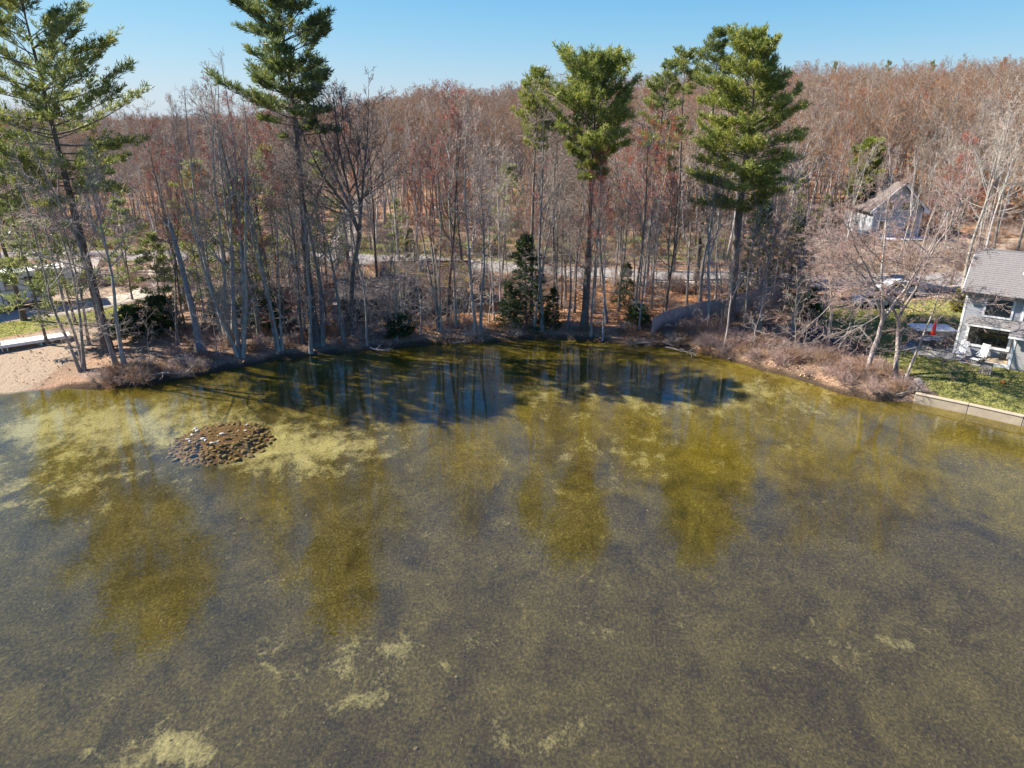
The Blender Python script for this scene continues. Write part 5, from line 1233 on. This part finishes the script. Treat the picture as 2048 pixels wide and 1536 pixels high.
# ------------------------------------------------------------------ gabled house on the slope
p = at(1786, 476); g = empty('gabled_house', p, .03, 'grey gabled house with white eaves on the slope beyond the road', 'house')
MB().bx(-3.4, 3.4, 0, 8, -1.2, 4.2).prism([(-3.4, 4.2), (3.4, 4.2), (0, 7.4)], .0, 8, 'y').build('wall', M['siding'], g)
for i in range(20): ubox('siding_board', 'siding', g, -3.3, 3.3, -.026, -.003, .15 + i * .2, .343 + i * .2)
for i in range(14):
    hw_ = 3.3 * (1 - (i + 1) / 16.); ubox('siding_board', 'siding', g, -hw_, hw_, -.026, -.003, 4.2 + i * .2, 4.393 + i * .2)
r = MB(); r.prism([(-4.1, 3.55), (0, 7.42), (0, 7.60), (-4.1, 3.73)], -.5, 8.4, 'y').prism([(4.1, 3.55), (0, 7.42), (0, 7.60), (4.1, 3.73)], -.5, 8.4, 'y'); r = r.build('roof', M['shingle_dark'], g)
MB().prism([(-4.15, 3.45), (0, 7.36), (0, 7.62), (-4.15, 3.70)], -.58, -.51, 'y').prism([(4.15, 3.45), (0, 7.36), (0, 7.62), (4.15, 3.70)], -.58, -.51, 'y').build('rake_board', M['white'], r)
MB().prism([(3.35, 3.5), (4.15, 3.5), (4.15, 3.75), (3.35, 4.25)], -.6, -.5, 'y').prism([(-3.35, 3.5), (-4.15, 3.5), (-4.15, 3.75), (-3.35, 4.25)], -.6, -.5, 'y').build('eave_return', M['white'], r)
for s in (-1, 1): MB().bx(s * 3.4 - .1, s * 3.4 + .1, -.06, .05, 0, 4.1).build('corner_board', M['white'], g)
MB().bx(-.35, .3, 3.2, 3.9, 7.0, 8.3).build('chimney', M['stone_grey'], r)
win(g, -1.9, -.9, 3.9, 5.0, (), y=-.03, tw=.1); win(g, .4, 1.4, 3.9, 5.0, (), y=-.03, tw=.1); win(g, -2.5, -1.5, 1.0, 2.4, (), y=-.03, tw=.1); win(g, 1.3, 2.3, 1.0, 2.4, (), y=-.03, tw=.1)
dk = MB().bx(-2.6, 4.6, -2.2, -.1, .05, .18).build('deck', M['white_worn'], g)
for x in np.arange(-2.5, 4.6, 1.4): MB().bx(x, x + .12, -2.15, -2.03, -1.2, .05).build('post', M['wood'], dk)
p = at(1884, 474); tr = empty('utility_trailer', p, -.03, 'long black flat trailer parked right of the gabled house', 'trailer')
MB().bx(-2.2, 2.2, 0, 1.9, .55, .68).build('bed', M['black_plastic'], tr); MB().bx(-2.2, 2.2, -.03, .04, .68, 1.25).build('side_panel', M['black_plastic'], tr); MB().bx(-2.2, 2.2, 1.86, 1.93, .68, 1.25).build('side_panel', M['black_plastic'], tr); MB().bar((2.2, .95, .6), (3.4, .95, .5), .05).build('drawbar', M['dark_metal'], tr)
for s in (-.1, 1.8): MB().prism([(-.2 + .33 * math.cos(a * math.pi / 8), .33 + .33 * math.sin(a * math.pi / 8)) for a in range(16)], s, s + .2, 'y').build('wheel', M['rubber'], tr)
p = at(1724, 476); bx_ = empty('storage_bin', p, .2, 'blue lidded bin left of the gabled house', 'bin'); MB().bx(-.5, .5, -.4, .4, 0, 1.0).build('body', M['blue'], bx_, bevel=.05); MB().bx(-.55, .55, -.45, .45, 1.0, 1.1).build('lid', M['blue'], bx_, bevel=.03)
# field stones below the gabled house
rg = np.random.RandomState(14)
for i in range(60):
    px = rg.uniform(1600, 1985); py = 497 + rg.choice([0, 22, 33]) + rg.normal(0, 3) + (px - 1790) * .01
    p = at(px, py); o = bpy.data.objects.new('field_stone', SG[i % 3]); s = rg.uniform(.18, .42); o.location = p + Vector((0, 0, s * .3)); o.scale = (s * 1.3, s, s); o.rotation_euler = (0, 0, rg.rand() * 6.28); link(o)
    tag(o, 'grey field stone in the rough rows below the gabled house', 'stone', 'field stones below the gabled house')
